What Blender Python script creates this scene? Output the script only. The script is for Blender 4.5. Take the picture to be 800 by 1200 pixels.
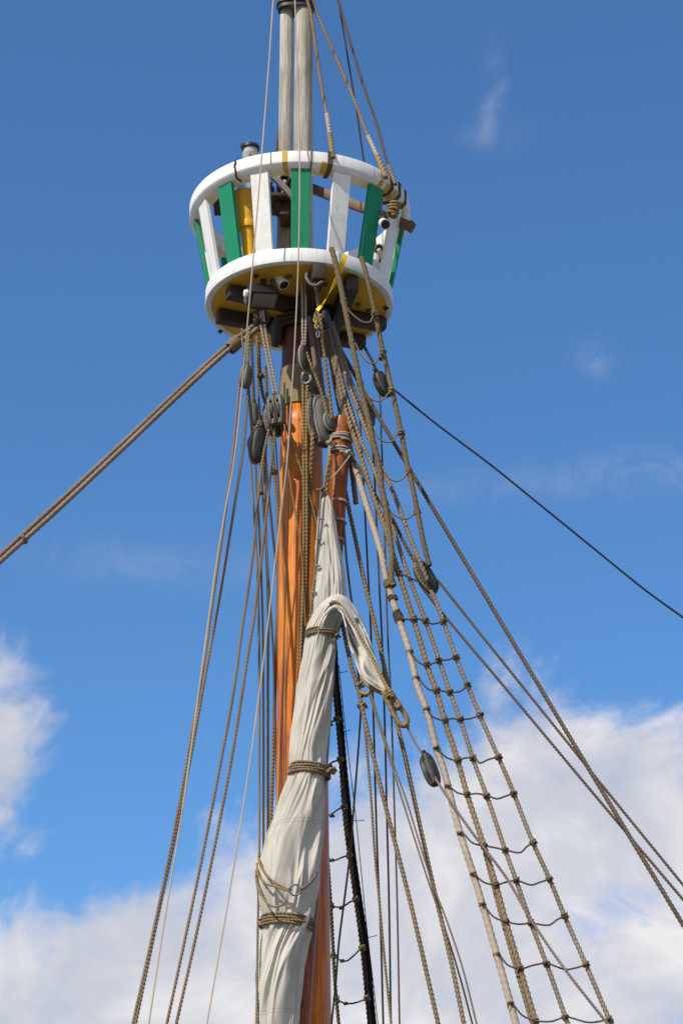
import bpy, math, random
import numpy as np
from mathutils import Vector, noise

for o in list(bpy.data.objects):
    bpy.data.objects.remove(o)
SC = bpy.context.scene
R = math.radians
random.seed(7)

# ------------------------------------------------------------------ camera
PITCH = R(24.0)
EYE = Vector((0.0, 0.0, 1.7))
FPX = 600.0 / math.tan(R(12.5))           # focal length in photo pixels (photo is 800 x 1200)
cam = bpy.data.cameras.new('camera')
cam.sensor_fit = 'VERTICAL'
cam.sensor_height = 36.0
cam.lens = 18.0 / math.tan(R(12.5))
cam.clip_start = 0.1
cam.clip_end = 20000.0
cam_ob = bpy.data.objects.new('camera', cam)
SC.collection.objects.link(cam_ob)
cam_ob.location = EYE
cam_ob.rotation_euler = (R(90) + PITCH, 0, 0)
SC.camera = cam_ob
SC.render.resolution_x, SC.render.resolution_y = 682, 1024
FWD = Vector((0, math.cos(PITCH), math.sin(PITCH)))
RGT = Vector((1, 0, 0))
UPV = Vector((0, -math.sin(PITCH), math.cos(PITCH)))

# ------------------------------------------------------------------ light
SUN_EL, SUN_AZ = R(44), R(180 + 44)        # azimuth clockwise from +Y: behind the viewer, to the left
sd = Vector((math.sin(SUN_AZ) * math.cos(SUN_EL), math.cos(SUN_AZ) * math.cos(SUN_EL), math.sin(SUN_EL)))
sun = bpy.data.lights.new('sun', 'SUN')
sun.energy = 4.6
sun.angle = R(0.53)
sun.color = (1.0, 0.94, 0.82)
sun_ob = bpy.data.objects.new('sun', sun)
SC.collection.objects.link(sun_ob)
sun_ob.rotation_euler = sd.to_track_quat('Z', 'Y').to_euler()
sun_ob.location = (-20, -20, 40)
SC.view_settings.view_transform = 'Standard'
SC.view_settings.look = 'None'
SC.view_settings.gamma = 1.0
SC.view_settings.use_curve_mapping = False
SC.view_settings.exposure = 0.0

SKY_STRENGTH = 0.105


def pix_dir(px, py):
    return (FWD + RGT * ((px - 400) / FPX) + UPV * ((600 - py) / FPX)).normalized()


class NT:
    """small helper for node trees"""
    def __init__(self, tree):
        self.t = tree
        self.n = tree.nodes
        self.n.clear()

    def node(self, kind, **kw):
        nd = self.n.new(kind)
        for k, v in kw.items():
            if k.startswith('i_'):
                key = k[2:]
                key = int(key) if key.isdigit() else key.replace('_', ' ')
                self.put(nd.inputs[key], v)
            else:
                setattr(nd, k, v)
        return nd

    def put(self, sock, v):
        if hasattr(v, 'bl_idname') and hasattr(v, 'links'):
            self.t.links.new(v, sock)
        elif isinstance(v, bpy.types.NodeSocket):
            self.t.links.new(v, sock)
        else:
            sock.default_value = v

    def math(self, op, a, b=None, c=None, clamp=False):
        nd = self.n.new('ShaderNodeMath')
        nd.operation = op
        nd.use_clamp = clamp
        self.put(nd.inputs[0], a)
        if b is not None: self.put(nd.inputs[1], b)
        if c is not None: self.put(nd.inputs[2], c)
        return nd.outputs[0]

    def vmath(self, op, a, b=None):
        nd = self.n.new('ShaderNodeVectorMath')
        nd.operation = op
        self.put(nd.inputs[0], a)
        if b is not None: self.put(nd.inputs[1], b)
        return nd.outputs['Value'] if op in ('DOT_PRODUCT', 'LENGTH', 'DISTANCE') else nd.outputs[0]

    def noise(self, vec, scale, detail=4.0, rough=0.55, dist=0.0):
        nd = self.n.new('ShaderNodeTexNoise')
        self.put(nd.inputs['Vector'], vec)
        nd.inputs['Scale'].default_value = scale
        nd.inputs['Detail'].default_value = detail
        nd.inputs['Roughness'].default_value = rough
        nd.inputs['Distortion'].default_value = dist
        return nd.outputs['Fac']

    def ramp(self, fac, stops, interp='LINEAR'):
        nd = self.n.new('ShaderNodeValToRGB')
        nd.color_ramp.interpolation = interp
        el = nd.color_ramp.elements
        while len(el) < len(stops): el.new(0.5)
        for e, (p, c) in zip(el, stops):
            e.position = p
            e.color = (c, c, c, 1) if isinstance(c, (int, float)) else (*c, 1)
        self.put(nd.inputs[0], fac)
        return nd.outputs[0]

    def mix(self, fac, a, b, blend='MIX'):
        nd = self.n.new('ShaderNodeMix')
        nd.data_type = 'RGBA'
        nd.blend_type = blend
        self.put(nd.inputs[0], fac)
        self.put(nd.inputs[6], (*a, 1) if isinstance(a, tuple) and len(a) == 3 else a)
        self.put(nd.inputs[7], (*b, 1) if isinstance(b, tuple) and len(b) == 3 else b)
        return nd.outputs[2]

    def smooth(self, v, lo, hi):
        nd = self.n.new('ShaderNodeMapRange')
        nd.interpolation_type = 'SMOOTHSTEP'
        self.put(nd.inputs[0], v)
        self.put(nd.inputs[1], lo)
        self.put(nd.inputs[2], hi)
        return nd.outputs[0]


# ------------------------------------------------------------------ sky
world = bpy.data.worlds.new('World')
SC.world = world
world.use_nodes = True
w = NT(world.node_tree)
sky = w.node('ShaderNodeTexSky')
sky.sky_type = 'NISHITA'
sky.sun_disc = False
sky.sun_elevation = SUN_EL
sky.sun_rotation = SUN_AZ
sky.altitude = 0
sky.air_density = 1.0
sky.dust_density = 0.3
sky.ozone_density = 3.0
tc = w.node('ShaderNodeTexCoord')
d = tc.outputs['Generated']
sky_bg = w.node('ShaderNodeBackground')
w.put(sky_bg.inputs[0], w.mix(1.0, sky.outputs[0], (0.75, 1.18, 1.52), 'MULTIPLY'))   # clear deep blue of the day
sky_bg.inputs[1].default_value = SKY_STRENGTH
warp = w.node('ShaderNodeTexNoise')
w.put(warp.inputs['Vector'], d)
warp.inputs['Scale'].default_value = 9.0
warp.inputs['Detail'].default_value = 3.0
wv = w.vmath('SCALE', w.vmath('SUBTRACT', warp.outputs['Color'], (0.5, 0.5, 0.5)))
wv.node.inputs['Scale'].default_value = 0.10
dw = w.vmath('ADD', d, wv)
big = w.noise(dw, 11.0, 7.0, 0.56)
fine = w.noise(dw, 38.0, 6.0, 0.6)
puff = w.math('ADD', w.math('MULTIPLY', w.math('SUBTRACT', big, 0.5), 2.3), w.math('MULTIPLY', w.math('SUBTRACT', fine, 0.5), 0.95))


def blob(px, py, rx, ry, amp):
    """soft elliptical cloud heart around one direction of the sky"""
    c = pix_dir(px, py)
    e1 = Vector((c.y, -c.x, 0)).normalized()
    e2 = e1.cross(c) * -1.0
    if e2.z < 0: e2 = -e2
    off = w.vmath('SUBTRACT', d, tuple(c))
    a = w.math('DIVIDE', w.vmath('DOT_PRODUCT', off, tuple(e1)), rx / FPX)
    b = w.math('DIVIDE', w.vmath('DOT_PRODUCT', off, tuple(e2)), ry / FPX)
    q = w.math('ADD', w.math('MULTIPLY', a, a), w.math('MULTIPLY', b, b))
    return w.math('MULTIPLY', w.math('EXPONENT', w.math('MULTIPLY', q, -1.0)), amp)


def add_all(lst):
    s = lst[0]
    for x in lst[1:]:
        s = w.math('ADD', s, x)
    return s


# cumulus: bank low in the view and the towers on both sides
dens = add_all([
    blob(-30, 870, 85, 125, 1.05),
    blob(30, 1190, 190, 120, 0.95), blob(230, 1190, 150, 110, 0.85), blob(170, 1090, 110, 60, 0.45),
    blob(430, 1130, 150, 180, 0.66), blob(560, 1010, 160, 150, 0.70), blob(650, 880, 80, 90, 0.72),
    blob(750, 980, 130, 110, 0.75), blob(700, 1180, 260, 120, 0.85), blob(790, 840, 55, 40, 0.42),
    blob(735, 1050, 70, 36, -0.38), blob(590, 770, 70, 60, 0.10), blob(740, 800, 40, 40, 0.10),
    blob(365, 1040, 100, 60, 0.25), blob(255, 960, 40, 40, 0.24),
])
# low cloud all round the horizon, outside the photograph too
el = w.node('ShaderNodeSeparateXYZ', i_0=d).outputs[2]
low = w.math('MULTIPLY', w.smooth(el, 0.27, 0.02), 0.75)
# unseen broken cloud, added behind the viewer to fill the shaded sides
back_fill = w.smooth(w.node('ShaderNodeSeparateXYZ', i_0=d).outputs[1], 0.15, -0.35)
low = w.math('MAXIMUM', low, w.math('MULTIPLY', back_fill, w.math('MULTIPLY', w.smooth(el, 1.02, 0.70), 0.80)))
heart = w.math('MAXIMUM', dens, low)
cum = w.smooth(w.math('ADD', heart, w.math('MULTIPLY', puff, w.smooth(heart, 0.02, 0.30))), 0.27, 0.88)
# thin veils
wisp = add_all([blob(650, 565, 230, 20, 0.20), blob(130, 660, 200, 26, 0.15), blob(580, 98, 12, 36, 0.24), blob(570, 135, 10, 26, 0.20), blob(556, 160, 20, 12, 0.16),
                blob(697, 422, 20, 18, 0.24), blob(605, 160, 26, 20, 0.08), blob(770, 545, 80, 22, 0.14)])
stre = w.noise(dw, 30.0, 6.0, 0.62, 0.6)
veil = w.math('MULTIPLY', wisp, w.smooth(stre, 0.30, 0.75))
mask = w.math('ADD', w.math('MULTIPLY', cum, 0.97), veil, clamp=True)
shade = w.noise(dw, 16.0, 5.0, 0.55)
ccol = w.ramp(shade, [(0.33, (0.50, 0.545, 0.66)), (0.50, (0.66, 0.665, 0.725)), (0.66, (0.88, 0.85, 0.85))])
cloud_bg = w.node('ShaderNodeBackground', i_0=ccol)
cloud_bg.inputs[1].default_value = 1.0
mx = w.node('ShaderNodeMixShader', i_0=mask, i_1=sky_bg.outputs[0], i_2=cloud_bg.outputs[0])
w.node('ShaderNodeOutputWorld', i_0=mx.outputs[0])

# ------------------------------------------------------------------ placing helpers
X0, Y0, ZP = -0.43, 20.6, 13.29          # axis of the mast, height of the platform's top


def at(px, py, dy=0.0):
    """point of the world seen at a photo pixel, at a depth dy behind the mast's axis"""
    r = FWD + RGT * ((px - 400) / FPX) + UPV * ((600 - py) / FPX)
    t = (Y0 + dy - EYE.y) / r.y
    return EYE + r * t


def scale_at(p):
    """metres per photo pixel at a point"""
    return (Vector(p) - EYE).dot(FWD) / FPX


WLOC = {}


def link(o, parent, wloc):
    SC.collection.objects.link(o)
    WLOC[o.name] = Vector(wloc)
    if parent is not None:
        o.parent = parent
        o.location = Vector(wloc) - WLOC[parent.name]
    else:
        o.location = Vector(wloc)
    return o


def mesh(name, verts, faces, mat, parent=None, smooth=True, origin=None, flat_angle=None):
    v = np.asarray(verts, dtype=float)
    if origin is None:
        origin = WLOC[parent.name] if parent is not None else Vector(v.mean(axis=0))
    v = v - np.array(origin)
    me = bpy.data.meshes.new(name)
    me.from_pydata(v.tolist(), [], faces if isinstance(faces, list) else faces.tolist())
    me.update()
    if smooth:
        me.polygons.foreach_set('use_smooth', [True] * len(me.polygons))
        if flat_angle:
            me.set_sharp_from_angle(angle=R(flat_angle))
    me.materials.append(mat)
    o = bpy.data.objects.new(name, me)
    return link(o, parent, origin)


def empty(name, loc, label, cat, group=None):
    o = bpy.data.objects.new(name, None)
    o.empty_display_size = 0.1
    link(o, None, loc)
    return tag(o, label, cat, group)


def tag(o, label, cat, group=None):
    o['label'] = label
    o['category'] = cat
    if group: o['group'] = group
    return o


# ------------------------------------------------------------------ materials
MATS = {}


def principled(name, rough=0.6, spec=0.4):
    m = bpy.data.materials.new(name)
    m.use_nodes = True
    t = NT(m.node_tree)
    b = t.node('ShaderNodeBsdfPrincipled')
    b.inputs['Roughness'].default_value = rough
    b.inputs['Specular IOR Level'].default_value = spec
    out = t.node('ShaderNodeOutputMaterial', i_0=b.outputs[0])
    MATS[name] = m
    return m, t, b


def bump(t, b, h, strength=0.3, dist=0.01):
    nd = t.node('ShaderNodeBump')
    nd.inputs['Strength'].default_value = strength
    nd.inputs['Distance'].default_value = dist
    t.put(nd.inputs['Height'], h)
    t.put(b.inputs['Normal'], nd.outputs[0])


def obj_co(t, scale=(1, 1, 1)):
    c = t.node('ShaderNodeTexCoord').outputs['Object']
    mp = t.node('ShaderNodeMapping')
    t.put(mp.inputs['Vector'], c)
    mp.inputs['Scale'].default_value = scale
    return mp.outputs[0]


def geo_co(t, scale=(1, 1, 1)):
    c = t.node('ShaderNodeNewGeometry').outputs['Position']
    mp = t.node('ShaderNodeMapping')
    t.put(mp.inputs['Vector'], c)
    mp.inputs['Scale'].default_value = scale
    return mp.outputs[0]


def rope_mat(name, c, var=0.35, rough=0.85):
    m, t, b = principled(name, rough, 0.15)
    co = geo_co(t)
    n1 = t.noise(co, 2.2, 4, 0.6)
    n2 = t.noise(co, 70.0, 3, 0.7)
    f = t.math('ADD', t.math('MULTIPLY', n1, 0.7), t.math('MULTIPLY', n2, 0.5))
    lo = tuple(x * (1 - var) for x in c)
    hi = tuple(min(0.95, x * (1 + var)) for x in c)
    t.put(b.inputs['Base Color'], t.ramp(f, [(0.35, lo), (0.85, hi)]))
    bump(t, b, n2, 0.4, 0.004)
    return m


ROPE_TAN = rope_mat('rope_tan', (0.27, 0.185, 0.085))
ROPE_HEMP = rope_mat('rope_hemp', (0.22, 0.16, 0.098))
ROPE_GREY = rope_mat('rope_grey', (0.225, 0.175, 0.13))
ROPE_OLIVE = rope_mat('rope_olive', (0.155, 0.115, 0.066))
ROPE_PALE = rope_mat('rope_pale', (0.37, 0.30, 0.235), 0.2)
ROPE_SERVED = rope_mat('rope_served_grey', (0.19, 0.145, 0.125))
ROPE_BROWN = rope_mat('rope_brown', (0.11, 0.08, 0.054))
ROPE_TAR = rope_mat('rope_tarred', (0.055, 0.042, 0.032))
ROPE_NAVY = rope_mat('rope_navy', (0.022, 0.022, 0.032))
ROPE_BLACK = rope_mat('rope_black', (0.016, 0.015, 0.015), 0.3)
LINE_WHITE = rope_mat('line_white', (0.52, 0.42, 0.33), 0.2)
LINE_GREY = rope_mat('line_grey', (0.36, 0.32, 0.27), 0.25)


def paint(name, c, dirt=(0.2, 0.17, 0.12), amount=0.35, rough=0.45, scale=3.0, chips=None):
    m, t, b = principled(name, rough, 0.4)
    co = geo_co(t)
    n1 = t.noise(co, scale, 5, 0.62, 0.4)
    n2 = t.noise(co, scale * 9, 4, 0.6)
    f = t.math('MULTIPLY', t.smooth(t.math('ADD', t.math('MULTIPLY', n1, 0.75), t.math('MULTIPLY', n2, 0.25)), 0.44, 0.82), amount)
    col = t.mix(f, c, dirt)
    if chips:
        k = t.smooth(t.noise(co, 22.0, 5, 0.62), 0.63, 0.66)
        col = t.mix(k, col, chips)
    t.put(b.inputs['Base Color'], col)
    t.put(b.inputs['Roughness'], t.math('ADD', t.math('MULTIPLY', n2, 0.25), rough - 0.1))
    bump(t, b, n2, 0.12, 0.006)
    return m


WHITE = paint('white_paint', (0.80, 0.795, 0.775), (0.36, 0.33, 0.28), 0.55, 0.5, 2.4)
GREEN = paint('green_paint', (0.0, 0.235, 0.115), (0.0, 0.15, 0.08), 0.5, 0.6)
YELLOW_TUBE = paint('yellow_tube', (0.86, 0.46, 0.02), (0.45, 0.22, 0.03), 0.6, 0.55, 5.0, (0.72, 0.62, 0.42))
YELLOW_FLOOR = paint('yellow_floor', (0.74, 0.44, 0.03), (0.26, 0.14, 0.02), 0.75, 0.6, 2.6)
YELLOW_TAPE = paint('yellow_tape', (0.55, 0.34, 0.06), (0.3, 0.2, 0.08), 0.6, 0.6, 8)
YELLOW_STRAP = paint('yellow_strap', (0.85, 0.58, 0.01), (0.6, 0.38, 0.02), 0.5, 0.6, 14)
BLUE_PAINT = paint('blue_paint', (0.006, 0.045, 0.16), (0.01, 0.03, 0.09), 0.6, 0.45)
BEAM = paint('dark_beam', (0.050, 0.034, 0.026), (0.02, 0.015, 0.012), 0.8, 0.6, 5)
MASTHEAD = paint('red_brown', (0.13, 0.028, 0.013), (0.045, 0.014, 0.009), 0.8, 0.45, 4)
SLEEVE = paint('khaki_sleeve', (0.235, 0.175, 0.085), (0.10, 0.075, 0.04), 0.8, 0.7, 5)
BROWN_SPAR = paint('brown_spar', (0.13, 0.075, 0.045), (0.06, 0.037, 0.026), 0.8, 0.6, 6)
BLACK_PAINT = paint('black_paint', (0.018, 0.018, 0.02), (0.06, 0.055, 0.05), 0.5, 0.4, 8)
IRON = paint('iron_band', (0.035, 0.032, 0.03), (0.14, 0.08, 0.05), 0.6, 0.5, 9)
STEEL = paint('galvanised', (0.15, 0.155, 0.16), (0.18, 0.17, 0.16), 0.7, 0.4, 12)
BLOCK_GREY = paint('block_grey', (0.10, 0.097, 0.094), (0.05, 0.045, 0.04), 0.9, 0.55, 9)
BLOCK_PALE = paint('block_pale', (0.17, 0.162, 0.15), (0.12, 0.11, 0.1), 0.8, 0.55, 8)
BLOCK_BLACK = paint('block_black', (0.022, 0.02, 0.02), (0.075, 0.065, 0.055), 0.7, 0.5, 10)
BOARD = paint('dark_board', (0.05, 0.03, 0.022), (0.02, 0.014, 0.01), 0.8, 0.65, 6)
BATTEN = paint('grey_batten', (0.22, 0.19, 0.17), (0.1, 0.08, 0.07), 0.8, 0.7, 7)
CAMERA_WHITE = paint('camera_white', (0.8, 0.8, 0.78), (0.5, 0.48, 0.44), 0.3, 0.35, 10)
for mm, met in ((STEEL, 0.35),):
    mm.node_tree.nodes['Principled BSDF'].inputs['Metallic'].default_value = met
for mm in (BLOCK_GREY, BLOCK_BLACK, BLOCK_PALE):
    t = NT.__new__(NT)
    t.t, t.n = mm.node_tree, mm.node_tree.nodes
    b = t.n['Principled BSDF']
    src = b.inputs['Base Color'].links[0].from_socket
    grain = t.noise(obj_co(t, (70, 70, 9)), 1.0, 4, 0.65)
    pt_ = t.node('ShaderNodeNewGeometry').outputs['Pointiness']
    col = t.mix(t.math('MULTIPLY', t.smooth(grain, 0.5, 0.72), 0.35), src, (0.20, 0.185, 0.165))
    col = t.mix(t.math('MULTIPLY', t.smooth(pt_, 0.53, 0.62), 0.3), col, (0.30, 0.285, 0.26))
    t.put(b.inputs['Base Color'], col)
for mm, tone in ((WHITE, (0.40, 0.36, 0.29)), (GREEN, (0.0, 0.11, 0.06))):
    t = NT.__new__(NT)
    t.t, t.n = mm.node_tree, mm.node_tree.nodes
    b = t.n['Principled BSDF']
    src = b.inputs['Base Color'].links[0].from_socket
    st = t.noise(geo_co(t, (22, 22, 1.6)), 1.0, 5, 0.65)
    sp = t.noise(geo_co(t), 34.0, 4, 0.7)
    col = t.mix(t.math('MULTIPLY', t.smooth(st, 0.50, 0.76), 0.42), src, tone)
    col = t.mix(t.math('MULTIPLY', t.smooth(sp, 0.68, 0.72), 0.7), col, tuple(x * 0.55 for x in tone))
    t.put(b.inputs['Base Color'], col)
gm, gt, gb = principled('lamp_glass', 0.12, 0.5)
gb.inputs['Base Color'].default_value = (0.16, 0.16, 0.12, 1)
GLASS = gm
gm, gt, gb = principled('grey_lens', 0.15, 0.5)
gb.inputs['Base Color'].default_value = (0.42, 0.43, 0.42, 1)
GREY_LENS = gm


def varnish(name, c1, c2, c3, rough=0.33, crack_at=None):
    """varnished spar: long streaks of grain, a drying crack running up it"""
    m, t, b = principled(name, rough, 0.3)
    co = obj_co(t, (9, 9, 0.55))
    fine = obj_co(t, (60, 60, 1.6))
    n1 = t.noise(co, 1.0, 5, 0.6, 0.5)
    n2 = t.noise(fine, 1.0, 4, 0.6)
    n3 = t.noise(obj_co(t, (4, 4, 1.6)), 1.0, 5, 0.62, 0.8)
    f = t.math('ADD', t.math('MULTIPLY', n1, 0.42), t.math('ADD', t.math('MULTIPLY', n2, 0.36), t.math('MULTIPLY', n3, 0.36)))
    col = t.ramp(f, [(0.40, c1), (0.57, c2), (0.74, c3)])
    # dark knots / bruises
    k = t.smooth(t.noise(obj_co(t, (7, 7, 3.2)), 1.0, 3, 0.5), 0.70, 0.78)
    col = t.mix(t.math('MULTIPLY', k, 0.6), col, tuple(x * 0.35 for x in c1))
    if crack_at is not None:
        raw = t.node('ShaderNodeTexCoord').outputs['Object']
        s = t.node('ShaderNodeSeparateXYZ', i_0=raw)
        ang = t.math('ARCTAN2', s.outputs[0], t.math('MULTIPLY', s.outputs[1], -1.0))
        wob = t.math('MULTIPLY', t.math('SUBTRACT', t.noise(obj_co(t, (0, 0, 1.4)), 1.0, 6, 0.65), 0.5), 0.35)
        for a0, wd, lo in ((crack_at, 0.035, 0.40), (crack_at + 0.32, 0.02, 0.52), (crack_at - 0.33, 0.018, 0.50)):
            dd = t.math('ABSOLUTE', t.math('SUBTRACT', t.math('SUBTRACT', ang, wob), a0))
            line = t.math('SUBTRACT', 1.0, t.smooth(dd, wd * 0.25, wd))
            gate = t.smooth(t.noise(obj_co(t, (0.3, 0.3, 0.8)), 1.0, 4, 0.6), lo, lo + 0.06)
            col = t.mix(t.math('MULTIPLY', t.math('MULTIPLY', line, gate), 0.85), col, (0.03, 0.012, 0.006))
    t.put(b.inputs['Base Color'], col)
    t.put(b.inputs['Roughness'], t.math('ADD', t.math('MULTIPLY', n1, 0.3), rough - 0.12))
    b.inputs['Coat Weight'].default_value = 0.06
    b.inputs['Coat Roughness'].default_value = 0.25
    bump(t, b, n2, 0.15, 0.01)
    return m


MAST_WOOD = varnish('mast_varnish', (0.26, 0.045, 0.003), (0.62, 0.160, 0.006), (0.86, 0.36, 0.045), 0.38, -0.42)
SPAR_WOOD = varnish('spar_varnish', (0.10, 0.024, 0.004), (0.25, 0.062, 0.008), (0.38, 0.110, 0.013), 0.38)
GREY_WOOD = varnish('weathered_wood', (0.09, 0.08, 0.068), (0.36, 0.325, 0.28), (0.62, 0.58, 0.52), 0.7, 0.25)
for nd in GREY_WOOD.node_tree.nodes:
    if nd.type == 'BSDF_PRINCIPLED':
        nd.inputs['Coat Weight'].default_value = 0.0
        nd.inputs['Specular IOR Level'].default_value = 0.2

m, t, b = principled('canvas', 0.85, 0.15)
co = geo_co(t)
n1 = t.noise(geo_co(t, (3, 3, 1.2)), 1.0, 5, 0.6, 0.5)
n2 = t.noise(co, 160, 2, 0.6)
col = t.ramp(n1, [(0.28, (0.35, 0.32, 0.275)), (0.50, (0.51, 0.48, 0.425)), (0.72, (0.58, 0.555, 0.50))])
zz = t.node('ShaderNodeSeparateXYZ', i_0=geo_co(t)).outputs
for z0 in (at(340, 967, -0.95).z, at(340, 971, -0.95).z, at(330, 1187, -0.95).z, at(330, 1191, -0.95).z):
    dd = t.math('ABSOLUTE', t.math('SUBTRACT', t.math('ADD', zz[2], t.math('MULTIPLY', zz[0], -0.10)), z0 - (-0.97) * 0.10))
    line = t.math('SUBTRACT', 1.0, t.smooth(dd, 0.002, 0.007))
    col = t.mix(t.math('MULTIPLY', line, 0.35), col, (0.2, 0.17, 0.14))
t.put(b.inputs['Base Color'], col)
bump(t, b, n2, 0.25, 0.003)
CANVAS = m


# ------------------------------------------------------------------ shapes
def catmull(P, step):
    """centripetal Catmull-Rom through P resampled at an even step"""
    P = [np.array(p, float) for p in P]
    if len(P) == 2:
        dense = np.linspace(P[0], P[1], 40)
    else:
        Q = [2 * P[0] - P[1]] + P + [2 * P[-1] - P[-2]]
        out = []
        for i in range(1, len(Q) - 2):
            p0, p1, p2, p3 = Q[i - 1:i + 3]
            t0 = 0.0
            t1 = t0 + max(1e-6, np.linalg.norm(p1 - p0)) ** 0.5
            t2 = t1 + max(1e-6, np.linalg.norm(p2 - p1)) ** 0.5
            t3 = t2 + max(1e-6, np.linalg.norm(p3 - p2)) ** 0.5
            for tt in np.linspace(t1, t2, 24, endpoint=False):
                A1 = (t1 - tt) / (t1 - t0) * p0 + (tt - t0) / (t1 - t0) * p1
                A2 = (t2 - tt) / (t2 - t1) * p1 + (tt - t1) / (t2 - t1) * p2
                A3 = (t3 - tt) / (t3 - t2) * p2 + (tt - t2) / (t3 - t2) * p3
                B1 = (t2 - tt) / (t2 - t0) * A1 + (tt - t0) / (t2 - t0) * A2
                B2 = (t3 - tt) / (t3 - t1) * A2 + (tt - t1) / (t3 - t1) * A3
                out.append((t2 - tt) / (t2 - t1) * B1 + (tt - t1) / (t2 - t1) * B2)
        out.append(P[-1])
        dense = np.array(out)
    seg = np.linalg.norm(np.diff(dense, axis=0), axis=1)
    s = np.concatenate([[0], np.cumsum(seg)])
    n = max(3, int(math.ceil(s[-1] / step)) + 1)
    u = np.linspace(0, s[-1], n)
    return np.stack([np.interp(u, s, dense[:, k]) for k in range(3)], -1), u


def tube(C, u, rad, strands=3, turn=None, lobe=0.2, per=3, closed=False, serve=0.0, serve_pitch=0.03):
    """rope surface: `strands` twisted round each other; the mesh edges follow the strands"""
    n = len(C)
    T = np.gradient(C, axis=0)
    if closed:
        T = np.roll(C, -1, 0) - np.roll(C, 1, 0)
    T /= np.maximum(1e-9, np.linalg.norm(T, axis=1))[:, None]
    ref = np.array([0.0, 1.0, 0.0]) if abs(T[0, 1]) < 0.85 else np.array([1.0, 0, 0])
    N = np.zeros_like(C)
    v = ref - T[0] * ref.dot(T[0])
    v /= np.linalg.norm(v)
    for i in range(n):
        v = v - T[i] * v.dot(T[i])
        v /= max(1e-9, np.linalg.norm(v))
        N[i] = v
    B = np.cross(T, N)
    rad = np.broadcast_to(np.asarray(rad, float), (n,))
    if strands:
        k = strands * per
        base = np.arange(k) / k * 2 * np.pi
        prof = 1.0 - lobe * (0.5 - 0.5 * np.cos(base * strands)) ** 0.8
        prof = prof[:, None].T
    else:
        k = per
        base = np.arange(k) / k * 2 * np.pi
        prof = np.ones((1, k))
    ang = base[None, :] + (u[:, None] / turn * 2 * np.pi if (strands and turn) else 0.0)
    rr = rad[:, None] * prof
    if serve:
        rr = rr * (1.0 + serve * np.cos(u[:, None] / serve_pitch * 2 * np.pi + base[None, :]))
    V = C[:, None, :] + rr[..., None] * (np.cos(ang)[..., None] * N[:, None, :] + np.sin(ang)[..., None] * B[:, None, :])
    V = V.reshape(-1, 3)
    F = []
    m = n if closed else n - 1
    i = np.arange(m)[:, None]
    j = np.arange(k)[None, :]
    a = i * k + j
    b_ = i * k + (j + 1) % k
    c = ((i + 1) % n) * k + (j + 1) % k
    d_ = ((i + 1) % n) * k + j
    F = np.stack([a, b_, c, d_], -1).reshape(-1, 4).tolist()
    if not closed:
        F.append(list(range(k - 1, -1, -1)))
        F.append(list(range((n - 1) * k, n * k)))
    return V, F


def rope3(name, P, rad, mat, parent=None, style='laid', closed=False):
    """rope through points of the world"""
    dia = 2 * rad
    if style == 'laid':
        turn = (2.8 if dia > 0.04 else 3.5) * dia
        C, u = catmull(P, turn / 9.0)
        V, F = tube(C, u, rad * 0.99, 3, turn, 0.32 if dia > 0.04 else 0.37, 4, closed)
    elif style == 'served':
        C, u = catmull(P, 0.011)
        V, F = tube(C, u, rad, 3, 3.4 * dia, 0.07, 4, closed, 0.05, 0.05)
    else:
        C, u = catmull(P, max(0.006, dia * 1.2) if style == 'plain' else dia * 0.5)
        V, F = tube(C, u, rad, 0, None, 0, 8, closed)
    return mesh(name, V, F, mat, parent)


def px_points(pts, dy=None):
    out = []
    for p in pts:
        if len(p) == 3: out.append(at(*p))
        else: out.append(at(p[0], p[1], dy(p[1]) if callable(dy) else (dy or 0.0)))
    return out


def extend(P, metres, end=-1):
    """carry a rope straight on beyond the photograph's edge"""
    a, b = (P[-1], P[-2]) if end == -1 else (P[0], P[1])
    dv = (a - b).normalized()
    far = a + dv * metres
    if far.z < 1.2 and dv.z < 0:
        far = a + dv * ((a.z - 1.2) / -dv.z)
    return P + [far] if end == -1 else [far] + P


def rope(name, label, pts, wpx, mat, dy=None, style='laid', group=None, ext=0.0, ext0=0.0, cat='rope', parent=None):
    P = px_points(pts, dy)
    mid = P[len(P) // 2]
    rad = 0.5 * wpx * scale_at(mid)
    if ext: P = extend(P, ext)
    if ext0: P = extend(P, ext0, 0)
    o = rope3(name, P, rad, mat, parent, style)
    if parent is None: tag(o, label, cat, group)
    return o


def bmbox(cx, cy, cz):
    """unit box verts with a small bevel, half sizes cx cy cz"""
    bv = min(cx, cy, cz) * 0.14
    me = []
    return bv


def box_mesh(half, bevel=0.01):
    import bmesh
    bm = bmesh.new()
    bmesh.ops.create_cube(bm, size=2.0)
    for v in bm.verts:
        v.co = Vector((v.co.x * half[0], v.co.y * half[1], v.co.z * half[2]))
    if bevel > 0:
        bmesh.ops.bevel(bm, geom=list(bm.edges), offset=min(bevel, 0.45 * min(half) * 2), segments=2, profile=0.6, affect='EDGES')
    V = [v.co.copy() for v in bm.verts]
    F = []
    bm.verts.index_update()
    for f in bm.faces: F.append([v.index for v in f.verts])
    bm.free()
    return V, F


def frame_from(z, x_hint):
    z = Vector(z).normalized()
    x = Vector(x_hint) - z * Vector(x_hint).dot(z)
    x.normalize()
    y = z.cross(x)
    return x, y, z


def place(V, loc, fr):
    x, y, z = fr
    return [Vector(loc) + x * v[0] + y * v[1] + z * v[2] for v in V]


def box(name, loc, fr, half, mat, parent=None, bevel=0.01):
    V, F = box_mesh(half, bevel)
    return mesh(name, place(V, loc, fr), F, mat, parent, True, None, 30)


WFR = (Vector((1, 0, 0)), Vector((0, 1, 0)), Vector((0, 0, 1)))


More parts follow.
